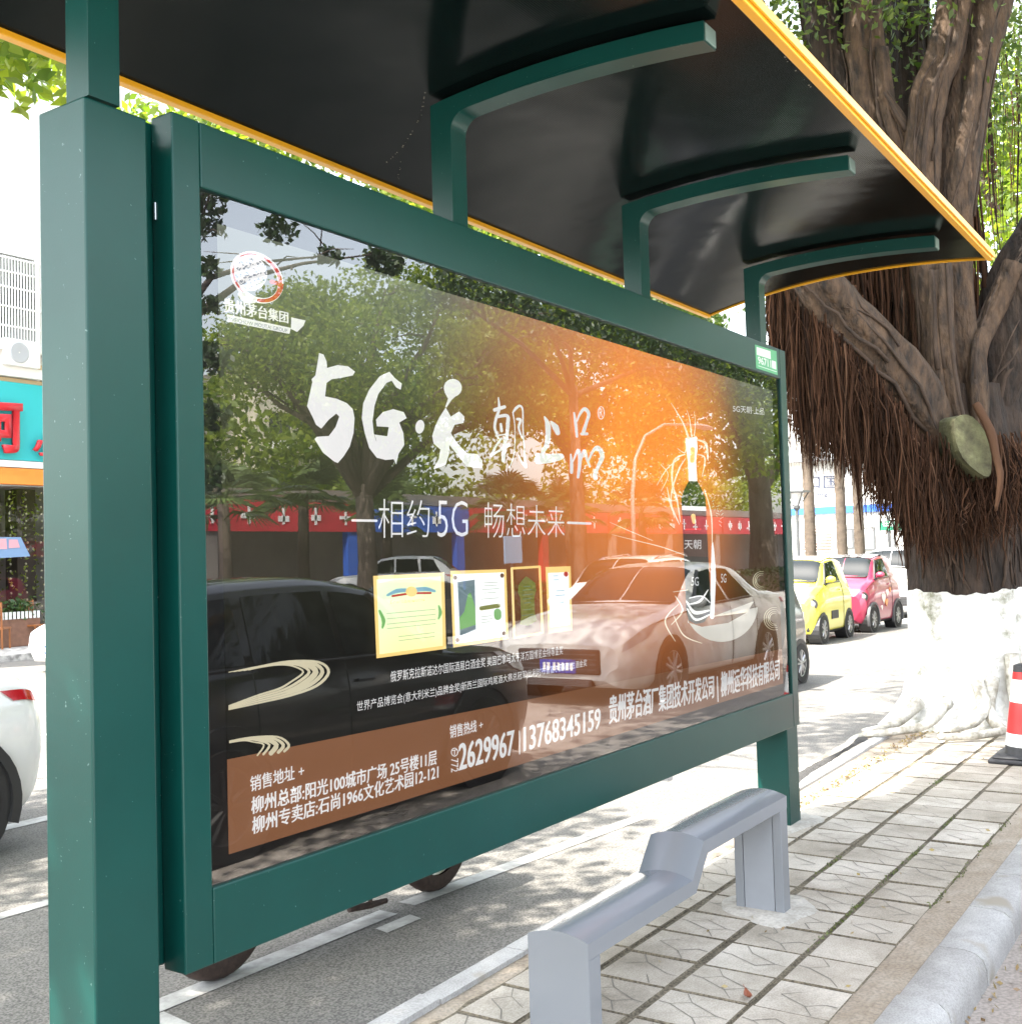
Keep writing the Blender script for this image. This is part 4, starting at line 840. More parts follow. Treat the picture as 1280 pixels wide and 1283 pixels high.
b = MB(); b.grid([[(x, y, np.interp(x, [.98, 1.55, 2.2], [1.580, 1.648, 1.588]) + .014 - .03 * (abs(y) / .52) ** 3) for y in np.linspace(-.54, .54, 9)] for x in np.linspace(.98, 2.2, 9)]); b.build('roof_cover', paint('roof_grey', (.06, .06, .065)), pc, smooth=True)
M_dw, M_do = mat('decal_white', (.82, .74, .68), .4), mat('decal_orange', (.75, .30, .10), .4)
for hx, hz, hs_, hy, m_ in ((1.05, .70, .13, -.775, M_dw), (1.32, .80, .09, -.772, M_dw), (.92, .50, .06, -.768, M_dw), (1.22, .60, .10, -.779, M_do), (1.55, .86, .06, -.768, M_do)):
    b = MB(); heart(b, hx, hz, hs_, hy); b.build('heart_decal', m_, pc)
make_car('microcar', 'small white car with wide black grille, half hidden behind the banyan trunk', MIC, (26.3, 5.35, ROADZ), 0.0, MATS['white_paint'], group=GR, grille=[(.62, .30, .52, M_trim)], sc=1.08, **KM)
make_car('microcar', 'dark car whose rear wheel shows just past the right edge of the panel', MIC, (10.30, 3.36, ROADZ), 0.0, paint('dark_paint', (.03, .03, .035)), group=GR, **KM)
make_car('sedan', 'white saloon car passing at the left edge, only its tail and rear wheel in view', SED, (-2.70, 5.08, ROADZ), 0.0, MATS['white_paint'], group=GR, clad=M_trim, grille=[(.5, .3, .5, M_trim)], sc=1.08, **{**KS, 'ax': (.86, 3.93)})
make_car('sedan', 'white car parked in front of the restaurant, its front wheel beside the tall post', SED, (9.55, 14.95, ROADZ), 0.0, MATS['white_paint'], group=GR, **KS)
GR2 = 'cars across the side lane, mirrored in the panel glass'
make_car('sedan', 'silver white saloon facing the shelter, mirrored large in the right half of the glass', SED, (9.9, -4.85, LANEZ), 0.0, paint('silver_paint', (.60, .60, .58)), group=GR2, sc=1.2, grille=[(.50, .34, .60, M_trim), (.40, .21, .29, M_trim)], **KS)
make_car('off_roader', 'black car mirrored as a dark shape in the lower left of the glass', SUVP, (6.4, -3.9, LANEZ), math.pi, paint('black_paint', (.006, .006, .007)), group=GR2, rim_m=M_trim, sc=1.06, **KU)
make_car('off_roader', 'white off roader seen from behind in the glass, beyond the silver saloon', SUVP, (22.6, -8.6, LANEZ), math.pi, MATS['white_paint'], group=GR2, rail=True, sc=1.1, **KU)
make_car('van', 'white van mirrored small below the red shop fronts', SUVP, (20.6, -18.6, 0.55), 1.1, MATS['white_paint'], group=GR2, sc=.8, **KU)
make_car('sedan', 'dark parked car mirrored behind the white off roader', SED, (20.5, -13.6, LANEZ), math.pi, MATS['dark_paint'], group=GR2, **KS)

# scooter standing behind the panel: only the bottoms of its wheels show below the frame
SC = thing('motor_scooter', 'parked scooter behind the panel, only its tyre bottoms and stand visible under the frame', 'scooter', (1.88, 1.27, ROADZ), -0.03)
M_brt = mat('dusty_tyre', (0.045, 0.028, 0.022), 0.8, var=.4, scale=40)
for i_, xx in enumerate((-.735, .735)):
    R = .27; b = MB(); b.lathe([(R * .66, -.05), (R * .86, -.06), (R * .97, -.035), (R, 0), (R * .97, .035), (R * .86, .06), (R * .66, .05)], (xx, 0, R), 'y', 32); wh = b.build('wheel', M_brt, SC, smooth=True)
    b = MB(); b.lathe([(R * .67, -.03), (R * .67, .03), (R * .55, .02), (R * .55, -.02), (R * .67, -.03)], (xx, 0, R), 'y', 24)
    for k in range(5): a = 2 * math.pi * k / 5; b.tube([(xx, 0, R), (xx + R * .6 * math.cos(a), 0, R + R * .6 * math.sin(a))], .018, 6)
    b.build('rim', M_rim, wh)
b = MB(); b.prism([(-.55, .28), (-.5, .62), (-.42, .95), (-.36, .98), (-.34, .62), (-.26, .34), (.12, .34), (.2, .62), (.75, .70), (.85, .62), (.72, .55), (.5, .52), (.35, .28)], 'y', -.16, .16); bo = b.build('body', paint('scooter_red', (.20, .02, .02)), SC)
b = MB(); b.box(.02, -.14, .66, .72, .14, .77, .04); b.build('saddle', M_trim, SC)
b = MB(); b.tube([(-.42, -.33, 1.0), (-.44, 0, .97), (-.42, .33, 1.0)], .018, 8); b.tube([(-.44, 0, .97), (-.735, 0, .27)], .03, 8); b.build('handlebar', M_trim, SC)
qs = [at_y(px, py, 1.27) for px, py in ((437, 1143), (462, 1137), (482, 1131))]; b = MB(SC.location); b.tube([q_ + Vector((0, 0, .012)) for q_ in qs], [.016, .02, .014], 6); b.tube([qs[1] + Vector((0, 0, .01)), qs[1] + Vector((.05, 0, .3))], .012, 6); b.build('stand', M_brt, SC)

# ------------------------------------------------------------------ traffic cone by the banyan
cp_ = at_z(1292, 953); TC = thing('traffic_cone', 'red and white banded traffic cone on a black base beside the whitewashed trunk', 'traffic cone', (cp_.x, cp_.y, 0))
M_cred = mat('cone_red', (.62, .02, .02), .45, var=.12, scale=9); M_cwh = mat('cone_white', (.82, .82, .80), .45, var=.06, scale=12); M_cbl = mat('cone_black', (.03, .03, .033), .6, var=.3, scale=14)
b = MB(); b.box(-.28, -.28, 0, .28, .28, .035, .012); b.box(-.25, -.25, .035, .25, .25, .055, .01); b.build('base', M_cbl, TC)
rr = lambda z: .205 - .135 * z
for z0, z1, m_ in ((.05, .125, M_cbl), (.125, .225, M_cwh), (.225, .475, M_cred), (.475, .655, M_cwh), (.655, .715, M_cred), (.715, .765, M_cbl)):
    b = MB(); b.lathe([(rr(z0), z0), (rr(z1), z1)], (0, 0, 0), 'z', 32)
    if z1 > .76: b.lathe([(rr(z1), z1), (rr(z1) * .7, z1 + .012), (.02, z1 + .014)], (0, 0, 0), 'z', 32)
    b.build('band', m_, TC, smooth=True, angle=40)

# ------------------------------------------------------------------ buildings
M_wall = mat('white_wall', (.78, .77, .74), .85, var=.04, scale=1.5); M_wall2 = mat('cream_wall', (.62, .57, .46), .85, var=.06, scale=1.0)
M_ywall = mat('yellow_wall', (.72, .56, .22), .85, var=.05, scale=1.0); M_cyan = mat('cyan_sign', (.03, .44, .46), .45); M_sred = mat('sign_red', (.60, .015, .025), .4); M_awn = mat('awning_orange', (.80, .26, .04), .6, var=.08, scale=3); M_tan = mat('tan_moulding', (.62, .44, .26), .7)
M_wglass = mat('window_glass', (.015, .02, .02), .04, spec=.9); M_wood = mat('chair_wood', (.28, .10, .03), .45, var=.25, scale=12, stretch=(1, 1, .2)); M_dark = mat('shop_interior', (.06, .045, .035), .8, var=.3, scale=2); M_metal = mat('painted_metal', (.10, .105, .11), .45)
def bpart(root, name, m, fn, parent=None, **kw):
    b = MB(root.location); fn(b); return b.build(name, m, parent or root, **kw)
FY = 21.4
RB = thing('restaurant_building', 'white building with turquoise sign over an orange fascia and barred upper window, left edge', 'building', (12, FY, .1))
def zf(py, px=25): return at_y(px, py, FY).z
def xf(px, py=600): return at_y(px, py, FY).x
def wall_l(b):
    b.box(2, FY + .25, .1, 10.6, 30, zf(608)); b.box(16.5, FY + .25, .1, 24, 30, zf(608)); b.box(2, FY, zf(608), 24, 30, zf(440)); b.box(2, FY, zf(322), 24, 30, 15)
    b.box(2, FY, zf(440), xf(-40), 30, zf(322)); b.box(xf(52), FY, zf(440), 24, 30, zf(322)); b.box(10.6, 28.5, .1, 16.5, 30, zf(608))
bpart(RB, 'wall', M_wall, wall_l)
bpart(RB, 'moulding', M_tan, lambda b: (b.box(2, FY - .18, zf(462), 24, FY - .002, zf(456)), b.box(2, FY - .13, zf(481), 24, FY - .002, zf(476))))
bpart(RB, 'ledge', M_wall, lambda b: (b.box(2, FY - .28, zf(475), 24, FY - .002, zf(463)), b.box(2, FY - .35, zf(444), 24, FY - .002, zf(437))))
SG = bpart(RB, 'sign_board', M_cyan, lambda b: b.box(4, FY - .22, zf(578), 22, FY - .004, zf(482)))
bpart(RB, 'sign_edge', M_wall, lambda b: b.box(4, FY - .26, zf(587), 22, FY - .003, zf(579)), SG)
yl = FY - .32
def yq(px, py): return at_y(px, py, yl)
lettering('河', yq(-28, 499), yq(26, 502), yq(26, 569), yq(-28, 567), M_sred, SG, name='sign_letter', bold=.035, off=RB.location, depth=.09)
lettering('小', yq(40, 545), yq(74, 546), yq(74, 572), yq(40, 571), M_sred, SG, name='sign_letter', bold=.035, off=RB.location, depth=.09)
ac = thing('air_conditioner', 'white air conditioner unit on the ledge under the barred window', 'air conditioner', at_y(24, 460, FY - .25))
b = MB(); b.box(-.45, -.16, 0, .45, .16, .62, .02); b.build('casing', M_wall, ac)
b = MB(); b.lathe([(.25, -.17), (.22, -.185), (.02, -.175)], (-.1, 0, .31), 'y', 20)
for k in range(6): b.lathe([(.04 + .035 * k, -.19), (.048 + .035 * k, -.19)], (-.1, 0, .31), 'y', 20)
b.build('fan_grille', mat('fan_grey', (.45, .46, .48), .5), ac)
bpart(RB, 'drain_pipe', M_wall, lambda b: b.tube([(xf(46), FY - .08, .2 + 4), (xf(46), FY - .08, 14)], .05, 8))
bpart(RB, 'fascia', M_awn, lambda b: (b.box(4, FY - .30, zf(608), 22, FY - .005, zf(597)), b.box(4, FY - .24, zf(597), 22, FY - .005, zf(588))))
WG = bpart(RB, 'window', M_wglass, lambda b: b.box(xf(-40), FY + .20, zf(440), xf(52), FY + .24, zf(322)))
def bars(b):
    for k in range(24): x = xf(-38) + (xf(51) - xf(-38)) * k / 23; b.tube([(x, FY - .12, zf(436)), (x, FY - .12, zf(326))], .022, 5)
    for q in (434, 412, 388, 364, 345, 328): b.tube([(xf(-40), FY - .12, zf(q)), (xf(52), FY - .12, zf(q))], .026, 5)
bpart(RB, 'window_grille', mat('white_metal', (.75, .75, .73), .4), bars, WG)
bpart(RB, 'shop_window', glass_mat('shop_glass', 1.6), lambda b: b.quad((10.6, FY + .3, .1), (16.5, FY + .3, .1), (16.5, FY + .3, zf(608)), (10.6, FY + .3, zf(608))), fix=False)
bpart(RB, 'interior', M_dark, lambda b: (b.box(10.6, 28.3, .1, 16.5, 28.45, zf(608)), b.box(10.6, FY + .4, .1, 16.5, 28.3, .13), b.box(13.7, 22.5, .13, 14.2, 23, 4)))
pts = []
for k in range(9):
    x = 11.6 + k * .32; pts += [(x + rnd.gauss(0, .05), FY + .5 + rnd.uniform(0, .1), zf(612) - rnd.uniform(0, 2.6) ** 1) for _ in range(70)]
leaf_mesh('hanging_vine', pts, .10, leaf_mat('vine_leaf', (.20, .30, .03), (.42, .48, .08)), RB, off=RB.location)
bpart(RB, 'light_string', mat('light_beads', (.75, .72, .5), .4), lambda b: [b.ball((11.5 + k * .4 + rnd.gauss(0, .02), FY + .42, zf(615) - j * .17), .028, 6, 4) for k in range(8) for j in range(20)])
NB = bpart(RB, 'notice_board', mat('board_blue', (.20, .32, .52), .5), lambda b: b.quad(at_y(-12, 673, FY + .2), at_y(26, 673, FY + .2), at_y(38, 697, FY + .2), at_y(-12, 700, FY + .2)), fix=False)
bpart(RB, 'board_picture', mat('board_pink', (.70, .36, .42), .5), lambda b: (b.quad(at_y(-6, 675, FY + .19), at_y(8, 675, FY + .19), at_y(9, 688, FY + .19), at_y(-6, 688, FY + .19)), b.quad(at_y(11, 676, FY + .19), at_y(22, 676, FY + .19), at_y(25, 686, FY + .19), at_y(11, 687, FY + .19))), NB, fix=False)
def chair(x, y, rz, label):
    c = thing('wooden_chair', label, 'chair', (x, y, .10), rz, 'wooden chairs outside the restaurant')
    for sx_ in (-.2, .2):
        for yy, h in ((-.2, .45), (.2, 1.02)): b = MB(); b.tube([(sx_, yy, 0), (sx_, yy + (.04 if h > .5 else 0), h)], .022, 6); b.build('leg', M_wood, c)
    b = MB(); b.box(-.23, -.23, .43, .23, .22, .47, .01); b.build('seat', M_wood, c)
    b = MB(); b.box(-.2, .21, .92, .2, .245, 1.0, .006)
    for k in range(4): b.box(-.14 + k * .085, .215, .47, -.10 + k * .085, .235, .93)
    b.build('backrest', M_wood, c)
q = at_y(44, 810, 20.6); chair(q.x, 20.6, .25, 'brown wooden slat back chair outside the restaurant window, beside the planter')
q = at_y(-4, 812, 20.4); chair(q.x, 20.4, 2.2, 'brown wooden chair at the left picture edge outside the restaurant')
q = at_y(22, 815, 20.7); PL = thing('planter', 'brown box planter with low green plants below the restaurant window', 'planter', (q.x, 20.7, .10))
b = MB(); b.box(-.5, -.15, 0, .48, .15, .62, .02); b.build('box', mat('planter_brown', (.20, .10, .065), .7, var=.2, scale=8), PL)
b = MB(); [b.box(-.5 + k * .098, -.18, .62, -.44 + k * .098, -.16, .78) for k in range(10)]; b.build('picket_edge', MATS['white_metal'], PL)
leaf_mesh('foliage', NR.normal(size=(260, 3)) * [.25, .08, .13] + [0, 0, .85], .13, leaf_mat('plant_leaf', (.03, .07, .025), (.08, .13, .04)), PL)
YB = thing('yellow_building', 'tall yellow building seen in the gap above the panel corner', 'building', (22, 32, 0))
bpart(YB, 'wall', M_ywall, lambda b: b.box(15.5, 31, 0, 34, 44, 22))
bpart(YB, 'eaves', mat('eaves_tan', (.45, .30, .18), .7), lambda b: [b.box(15, 30.4, z, 34.5, 31 - .002, z + .35) for z in (12.5, 16, 19.5)])
for k in range(5):
    for z in (13.2, 16.7):
        wn = bpart(YB, 'window', M_wall, lambda b: b.box(17 + k * 3.2, 30.93, z, 18.8 + k * 3.2, 30.998, z + 1.7)); bpart(YB, 'pane', M_wglass, lambda b: b.box(17.1 + k * 3.2, 30.91, z + .1, 18.7 + k * 3.2, 30.928, z + 1.6), wn)
# white building down the road
FX = 54.0
def xq(px, py): return at_x(px, py, FX)
WB = thing('white_building', 'long white building with a blue stripe and dark lettering at the end of the road', 'building', (FX, 12, 0))
bpart(WB, 'wall', M_wall, lambda b: b.box(FX, 3, -.1, FX + 10, 40, 13))
bpart(WB, 'blue_stripe', mat('stripe_blue', (.04, .14, .55), .5), lambda b: b.box(FX - .12, 3, xq(1075, 642).z, FX - .002, 30, xq(1075, 633).z))
bpart(WB, 'ledge', mat('ledge_grey', (.35, .35, .35), .7), lambda b: b.box(FX - .5, 5, xq(1000, 577).z - .1, FX - .002, 22, xq(1000, 572).z))
M_letter = mat('letter_dark', (.05, .06, .10), .5)
def lq(px, py): return at_x(px, py, FX - .03)
lettering('口国', lq(1010, 596), lq(1050, 596), lq(1050, 612), lq(1010, 612), M_letter, WB, off=WB.location, depth=.03); lettering('ing', lq(1024, 616), lq(1036, 616), lq(1036, 623), lq(1024, 623), M_letter, WB, off=WB.location, depth=.03)
for (a, c_, t_, bt) in ((1004, 1018, 662, 692), (1022, 1040, 662, 692), (1060, 1069, 662, 688), (1082, 1096, 660, 690), (1120, 1140, 664, 690)):
    p0, p1 = xq(a, bt), xq(c_, t_); wn = bpart(WB, 'window', M_metal if a > 1050 else mat('shutter_red', (.35, .16, .12), .6), lambda b: b.box(FX - .06, min(p0.y, p1.y), p0.z, FX - .003, max(p0.y, p1.y), p1.z))
    bpart(WB, 'shutter_slat', M_wall, lambda b: [b.box(FX - .09, min(p0.y, p1.y), p0.z + (p1.z - p0.z) * (k + .1) / 8, FX - .061, max(p0.y, p1.y), p0.z + (p1.z - p0.z) * (k + .55) / 8) for k in range(8)] if a < 1050 else b.box(FX - .07, min(p0.y, p1.y) + .1, p0.z + .1, FX - .061, max(p0.y, p1.y) - .1, p1.z - .1), wn)
# shops, tower and flats across the side lane (they are what the glass mirrors)
SR = thing('shop_row', 'row of low shops with red and blue fascias, mirrored in the glass', 'shops', (35, -24, 0))
bpart(SR, 'wall', mat('shop_grey', (.22, .20, .18), .8, var=.2, scale=.7), lambda b: (b.box(6, -34, 0, 95, -26.5, 4.4), b.box(6, -26.5, 3.9, 95, -24.1, 4.3)))
M_fred = mat('fascia_red', (.50, .03, .05), .5, var=.2, scale=.5); M_fblue = mat('fascia_blue', (.04, .12, .50), .5)
for x0, x1, m_ in ((8, 28.0, M_fred), (28.2, 34.4, M_fblue), (34.6, 46, M_fred), (46.2, 60, M_fred), (60.2, 90, M_fred)):
    fa = bpart(SR, 'fascia', m_, lambda b: b.box(x0, -24.1, 2.85, x1, -23.9, 3.85))
    bpart(SR, 'fascia_glyphs', M_print, lambda b: [(b.box(x + rnd.uniform(-.1, .1), -23.9, 3.1 + rnd.uniform(0, .3), x + .5, -23.88, 3.15 + rnd.uniform(.1, .4)), b.box(x + .2, -23.9, 3.08, x + .3, -23.88, 3.65)) for x in np.arange(x0 + .8, x1 - 1, 1.5)], fa)
for k in range(14):
    x = 8 + 6.4 * k; bpart(SR, 'pillar', M_fblue if k in (3, 4) else (M_fred if k == 5 else MATS['shop_grey']), lambda b: b.box(x, -24.2, 0, x + .5, -23.95, 2.85))
TW = thing('tower_block', 'tall pale tower block mirrored at the upper left of the glass', 'building', (36, -44, 0))
bpart(TW, 'wall', M_wall, lambda b: b.box(31.5, -52, 0, 38.2, -44, 24))
for z in np.arange(2, 23, 2.0): bpart(TW, 'window_band', M_wglass, lambda b: b.box(32.2, -43.998, z, 37.6, -43.9, z + .9))
AP = thing('apartment_block', 'cream apartment block with balconies mirrored between the brush strokes', 'building', (50, -44, 0))
bpart(AP, 'wall', M_wall2, lambda b: b.box(42, -54, 0, 50, -44, 13))
for k in range(3):
    for z in (3, 6, 9): wn = bpart(AP, 'window', M_wglass, lambda b: b.box(43 + k * 2.4, -43.998, z, 44.6 + k * 2.4, -43.92, z + 1.5)); bpart(AP, 'balcony', M_wall, lambda b: b.box(42.9 + k * 2.4, -43.9, z - .6, 44.8 + k * 2.4, -43.2, z - .02), wn)

# ------------------------------------------------------------------ lamps and signs
def at_xg(px, x, z=ROADZ): p = at_x(px, 690, x); return Vector((x, p.y, z))
LP = thing('street_lamp', 'dark street lamp with a flared square lantern beside the first palm', 'street lamp', at_xg(1000, 28))
tz = at_x(998, 640, 28).z - ROADZ; lt = at_x(998, 617, 28).z - ROADZ
b = MB(); b.tube([(0, 0, 0), (0, 0, tz)], [.06, .045], 8); b.build('pole', M_metal, LP)
b = MB(); b.lathe([(.03, tz - .02), (.10, tz + .08), (.10, tz + .12), (.02, tz + .14)], (0, 0, 0), 'z', 12)
for sx_, sy_ in ((1, 1), (-1, 1), (1, -1), (-1, -1)): b.tube([(sx_ * .05, sy_ * .05, tz + .1), (sx_ * .26, sy_ * .26, lt)], .018, 5)
b.box(-.30, -.30, lt, .30, .30, lt + .045); b.build('lantern', M_metal, LP)
b = MB(); b.lathe([(.07, tz + .14), (.22, lt - .01)], (0, 0, 0), 'z', 12); b.build('lamp_shade', mat('frosted', (.7, .7, .7), .5), LP, smooth=True)
gp_ = at_x(1113, 658, 33); GS = thing('road_sign', 'small green road sign with white characters beyond the parked cars', 'sign', (33, gp_.y, ROADZ))
def gq_(px, py): return at_x(px, py, 32.9)
b = MB(GS.location); b.tube([(33, gp_.y, ROADZ), (33, gp_.y, gp_.z + .3)], .05, 8); b.build('pole', M_metal, GS)
b = MB(GS.location); p0, p1 = gq_(1101, 665), gq_(1132, 652); b.box(32.92, p1.y, p0.z, 32.96, p0.y, p1.z, .01); sb = b.build('board', mat('sign_board_green', (.02, .22, .12), .4), GS)
lettering('社区', gq_(1105, 653.5), gq_(1121, 653.5), gq_(1121, 659.5), gq_(1105, 659.5), M_print, sb, off=GS.location, bold=.02)
L2 = thing('street_lamp', 'tall curved grey street lamp mirrored in the orange part of the glass', 'street lamp', (25.8, -12, LANEZ))
b = MB(); b.tube([(0, 0, 0), (0, 0, 3.6), (.25, 0, 4.6), (.9, 0, 5.3), (2.2, 0, 5.75), (4.2, 0, 5.9)], [.07, .06, .05, .045, .04, .035], 10); b.build('pole', mat('lamp_grey', (.30, .30, .30), .4), L2, smooth=True)
b = MB(); b.ball((5.0, 0, 5.9), (.75, .16, .09), 14, 8); b.build('lamp_head', MATS['lamp_grey'], L2, smooth=True)
BSN = thing('blue_sign', 'small pale blue notice sign on a post mirrored above the certificates', 'sign', (16.6, -10, 0))
b = MB(); b.tube([(0, 0, 0), (0, 0, 2.1)], .03, 8); b.build('pole', M_metal, BSN)
b = MB(); b.box(-.32, .03, 1.65, .32, .05, 2.2, .005); b.build('board', mat('sign_pale_blue', (.25, .42, .60), .4), BSN)

# ------------------------------------------------------------------ trees
M_bark = mat('bark', (.085, .065, .05), .9, var=.45, scale=5, bump=.9, bscale=22, stretch=(1, 1, .25))
L_bright = leaf_mat('leaf_bright', (.065, .12, .016), (.24, .29, .035), .5); L_mid = leaf_mat('leaf_mid', (.035, .07, .015), (.11, .15, .03), .4); L_dark = leaf_mat('leaf_dark', (.012, .03, .010), (.04, .07, .018), .3)
def tree(name, label, base, fork_h, r0, clumps, nleaf, size, lm, group=None, lean=(0, 0), limbs=9, trunk=True):
    base = Vector(base); T = thing(name, label, 'tree', base, 0, group); cl = [Vector(c[:3]) for c in clumps]
    if trunk:
        fk = base + Vector((lean[0], lean[1], fork_h)); b = MB(base)
        b.tube([base - Vector((0, 0, .2)), base + Vector((0, 0, .15)), base.lerp(fk, .5) + Vector((.06, .04, 0)), fk + Vector((0, 0, .1))], [r0 * 1.5, r0 * 1.1, r0 * .9, r0 * .8], 14)
        b.build('trunk', M_bark, T, smooth=True)
        sel = cl if len(cl) <= limbs else [cl[i] for i in sorted(rnd.sample(range(len(cl)), limbs))]
        for c in sel:
            b = MB(base); m1 = fk.lerp(c, .35) + Vector((rnd.uniform(-.3, .3), rnd.uniform(-.3, .3), .35)); m2 = fk.lerp(c, .7) + Vector((rnd.uniform(-.3, .3), rnd.uniform(-.3, .3), .2))
            b.tube([fk - Vector((0, 0, r0)), m1, m2, c], [r0 * .55, r0 * .36, r0 * .22, r0 * .08], 8)
            for _ in range(4):
                q = m1.lerp(c, rnd.uniform(.3, 1)); e_ = q + Vector((rnd.uniform(-1, 1), rnd.uniform(-1, 1), rnd.uniform(-.2, .9))) * 1.1; b.tube([q, q.lerp(e_, .5) + Vector((0, 0, .08)), e_], [r0 * .12, r0 * .08, r0 * .03], 5)
            b.build('limb', M_bark, T, smooth=True)
    leaf_mesh('crown', blob_points([(*c[:3], c[3]) for c in clumps], nleaf, 1.0), size, lm, T, off=base)
    return T
def clumps(c, rad, n, r, flat=.6):
    out = []
    for _ in range(n):
        d = NR.normal(size=3); d /= np.linalg.norm(d); q = NR.uniform(.35, 1) ** .6
        out.append((c[0] + d[0] * rad[0] * q, c[1] + d[1] * rad[1] * q, c[2] + d[2] * rad[2] * q, r * NR.uniform(.6, 1.25)))
    return out
GT = 'street trees across the road'; GM = 'trees across the side lane, mirrored in the glass'
tree('street_tree', 'leafy street tree overhanging the road at the upper left', (-4.2, 7.2, ROADZ), 3.6, .26, clumps((-2.2, 5.6, 7.6), (4.0, 3.0, 1.7), 30, 1.05) + clumps((-3.2, 1.6, 6.7), (3.6, 2.6, 1.0), 26, 1.0) + clumps((-1.5, -.6, 6.8), (4.5, 2.2, .8), 26, .95) + clumps((2.6, 4.6, 8.8), (3.6, 2.2, .7), 16, .9) + [(2.40, 4.70, 5.45, .50), (2.9, 5.4, 5.95, .6), (2.1, 4.4, 5.7, .55), (3.6, 6.4, 6.6, .7), (4.2, 7.3, 7.0, .7), (2.2, 5.6, 6.7, .75), (1.6, 4.9, 7.0, .9)], 52000, .165, L_bright, GT)  # some clumps, out of view overhead, added to shade post, road and lane
tree('street_tree', 'bright green street tree behind the left half of the roof edge', (17.5, 16.6, ROADZ), 4, .25, clumps((17.5, 16.2, 10.4), (4.8, 2.6, 2.6), 34, 1.25), 15000, .24, L_bright, GT)
tree('street_tree', 'bright green street tree behind the middle of the roof edge', (25.5, 16.8, ROADZ), 4, .25, clumps((25.5, 16.2, 10.4), (4.8, 2.6, 2.6), 34, 1.3), 15000, .25, L_bright, GT)
tree('street_tree', 'green street tree behind the right end of the roof edge', (34.5, 16.8, ROADZ), 4, .25, clumps((34.5, 16.2, 10.4), (4.8, 2.6, 2.6), 34, 1.4), 14000, .28, L_mid, GT)
tree('street_tree', 'broad tree with hanging roots further along the pavement behind the banyan', (25.0, .2, 0), 4.5, .5, clumps((24.5, .6, 8.0), (4.5, 4.5, 4.6), 54, 1.3), 34000, .20, L_bright, GT)
tree('street_tree', 'far pale green tree at the right edge behind the banyan', (37.0, -1.8, 0), 4, .4, clumps((37, -1.5, 7.5), (5.5, 6, 5.8), 50, 1.7), 26000, .30, L_bright, GT)
# mirrored side
tree('street_tree', 'wide forked tree mirrored behind the brush lettering', (19.0, -16, 0), 3.6, .27, clumps((20.5, -15.6, 7.0), (6.3, 3.2, 1.9), 44, 1.2), 46000, .15, L_bright, GM, limbs=20)
tree('street_tree', 'tree mirrored in the orange middle of the glass', (29.5, -16, 0), 5, .28, clumps((31.0, -15.6, 8.2), (6.5, 3.5, 3.0), 40, 1.4), 30000, .19, L_bright, GM, limbs=10)
tree('street_tree', 'thick trunked tree mirrored at the right edge of the glass', (45.8, -16, 0), 5, .6, clumps((44, -15.4, 9.0), (9, 4.5, 3.6), 44, 1.7), 16000, .36, L_bright, GM, limbs=10)
q = mirror_y(212, 700, -10.6)
tree('street_tree', 'dark leaved tree whose twigs are mirrored at the upper left corner of the glass', (q.x, -10.6, LANEZ), 5.4, .13, [(*mirror_y(px, py, -10), r) for px, py, r in ((258, 248, .35), (262, 285, .25), (259, 335, .22), (262, 380, .2), (258, 450, .35), (262, 520, .3), (262, 600, .35), (348, 288, .30), (412, 320, .22), (482, 330, .32), (470, 318, .2))], 1300, .16, L_dark, GM, limbs=4)
tree('street_tree', 'dark leaved tree mirrored along the top edge of the glass', (20.96, -11, LANEZ), 5.9, .14, [(*mirror_y(px, py, -10), r) for px, py, r in ((560, 365, .5), (600, 372, .6), (650, 388, .7), (700, 405, .8), (750, 420, .9), (800, 436, 1.0), (850, 452, 1.1), (900, 462, 1.2), (950, 475, 1.4))], 5200, .16, L_dark, GM, limbs=4)
BW = thing('far_wood', 'mass of trees closing the view behind the shops, mirrored in the glass', 'trees', (55, -36, 0)); BW['kind'] = 'stuff'
leaf_mesh('foliage', blob_points(clumps((60, -37, 7.5), (48, 2.5, 5.5), 120, 2.4), 26000, 1.0), .5, L_bright, BW, off=BW.location)
HG = thing('hedge', 'low dark hedge mirrored below the shop fronts', 'hedge', (27, -14.8, 0))
leaf_mesh('foliage', np.column_stack([NR.uniform(13, 60, 9000), NR.normal(-14.8, .3, 9000), NR.uniform(.1, 1.05, 9000)]), .18, L_dark, HG, off=HG.location)
b = MB(HG.location); b.box(13, -15.0, 0, 60, -14.6, .8); b.build('stems', M_bark, HG)
def fan_palm(x, y, h, lab, s=1.0):
    T = thing('fan_palm', lab, 'palm', (x, y, 0), rnd.uniform(0, 6), 'fan palms in front of the shops, mirrored in the glass'); b = MB(); b.tube([(0, 0, -.1), (.05, 0, h * .5), (0, 0, h)], [.17 * s, .14 * s, .12 * s], 10); b.build('trunk', M_bark, T, smooth=True)
    b = MB()
    for k in range(24):
        az = rnd.uniform(0, 6.28); el = rnd.uniform(-.5, 1.3); d = Vector((math.cos(az) * math.cos(el), math.sin(az) * math.cos(el), math.sin(el))); c = Vector((0, 0, h)) + d * rnd.uniform(.5, .9) * s; sd_ = d.cross(Vector((0, 0, 1))).normalized(); b.tube([(0, 0, h), c], .012, 4)
        for j in range(15):
            a = (j - 7) * .2; e_ = (d * math.cos(a) + sd_ * math.sin(a)).normalized(); tip = c + e_ * .75 * s + Vector((0, 0, -.18 * s)); m_ = c + e_ * .4 * s; n_ = e_.cross(sd_ if abs(a) < .8 else Vector((0, 0, 1))).normalized() ; w_ = e_.cross(n_).normalized() * .035 * s
            b.add([c, m_ + w_, tip, m_ - w_], [(0, 1, 2, 3)])
    b.build('fronds', mat('palm_frond', (.09, .13, .035), .5, var=.4, scale=3), T, fix=False)
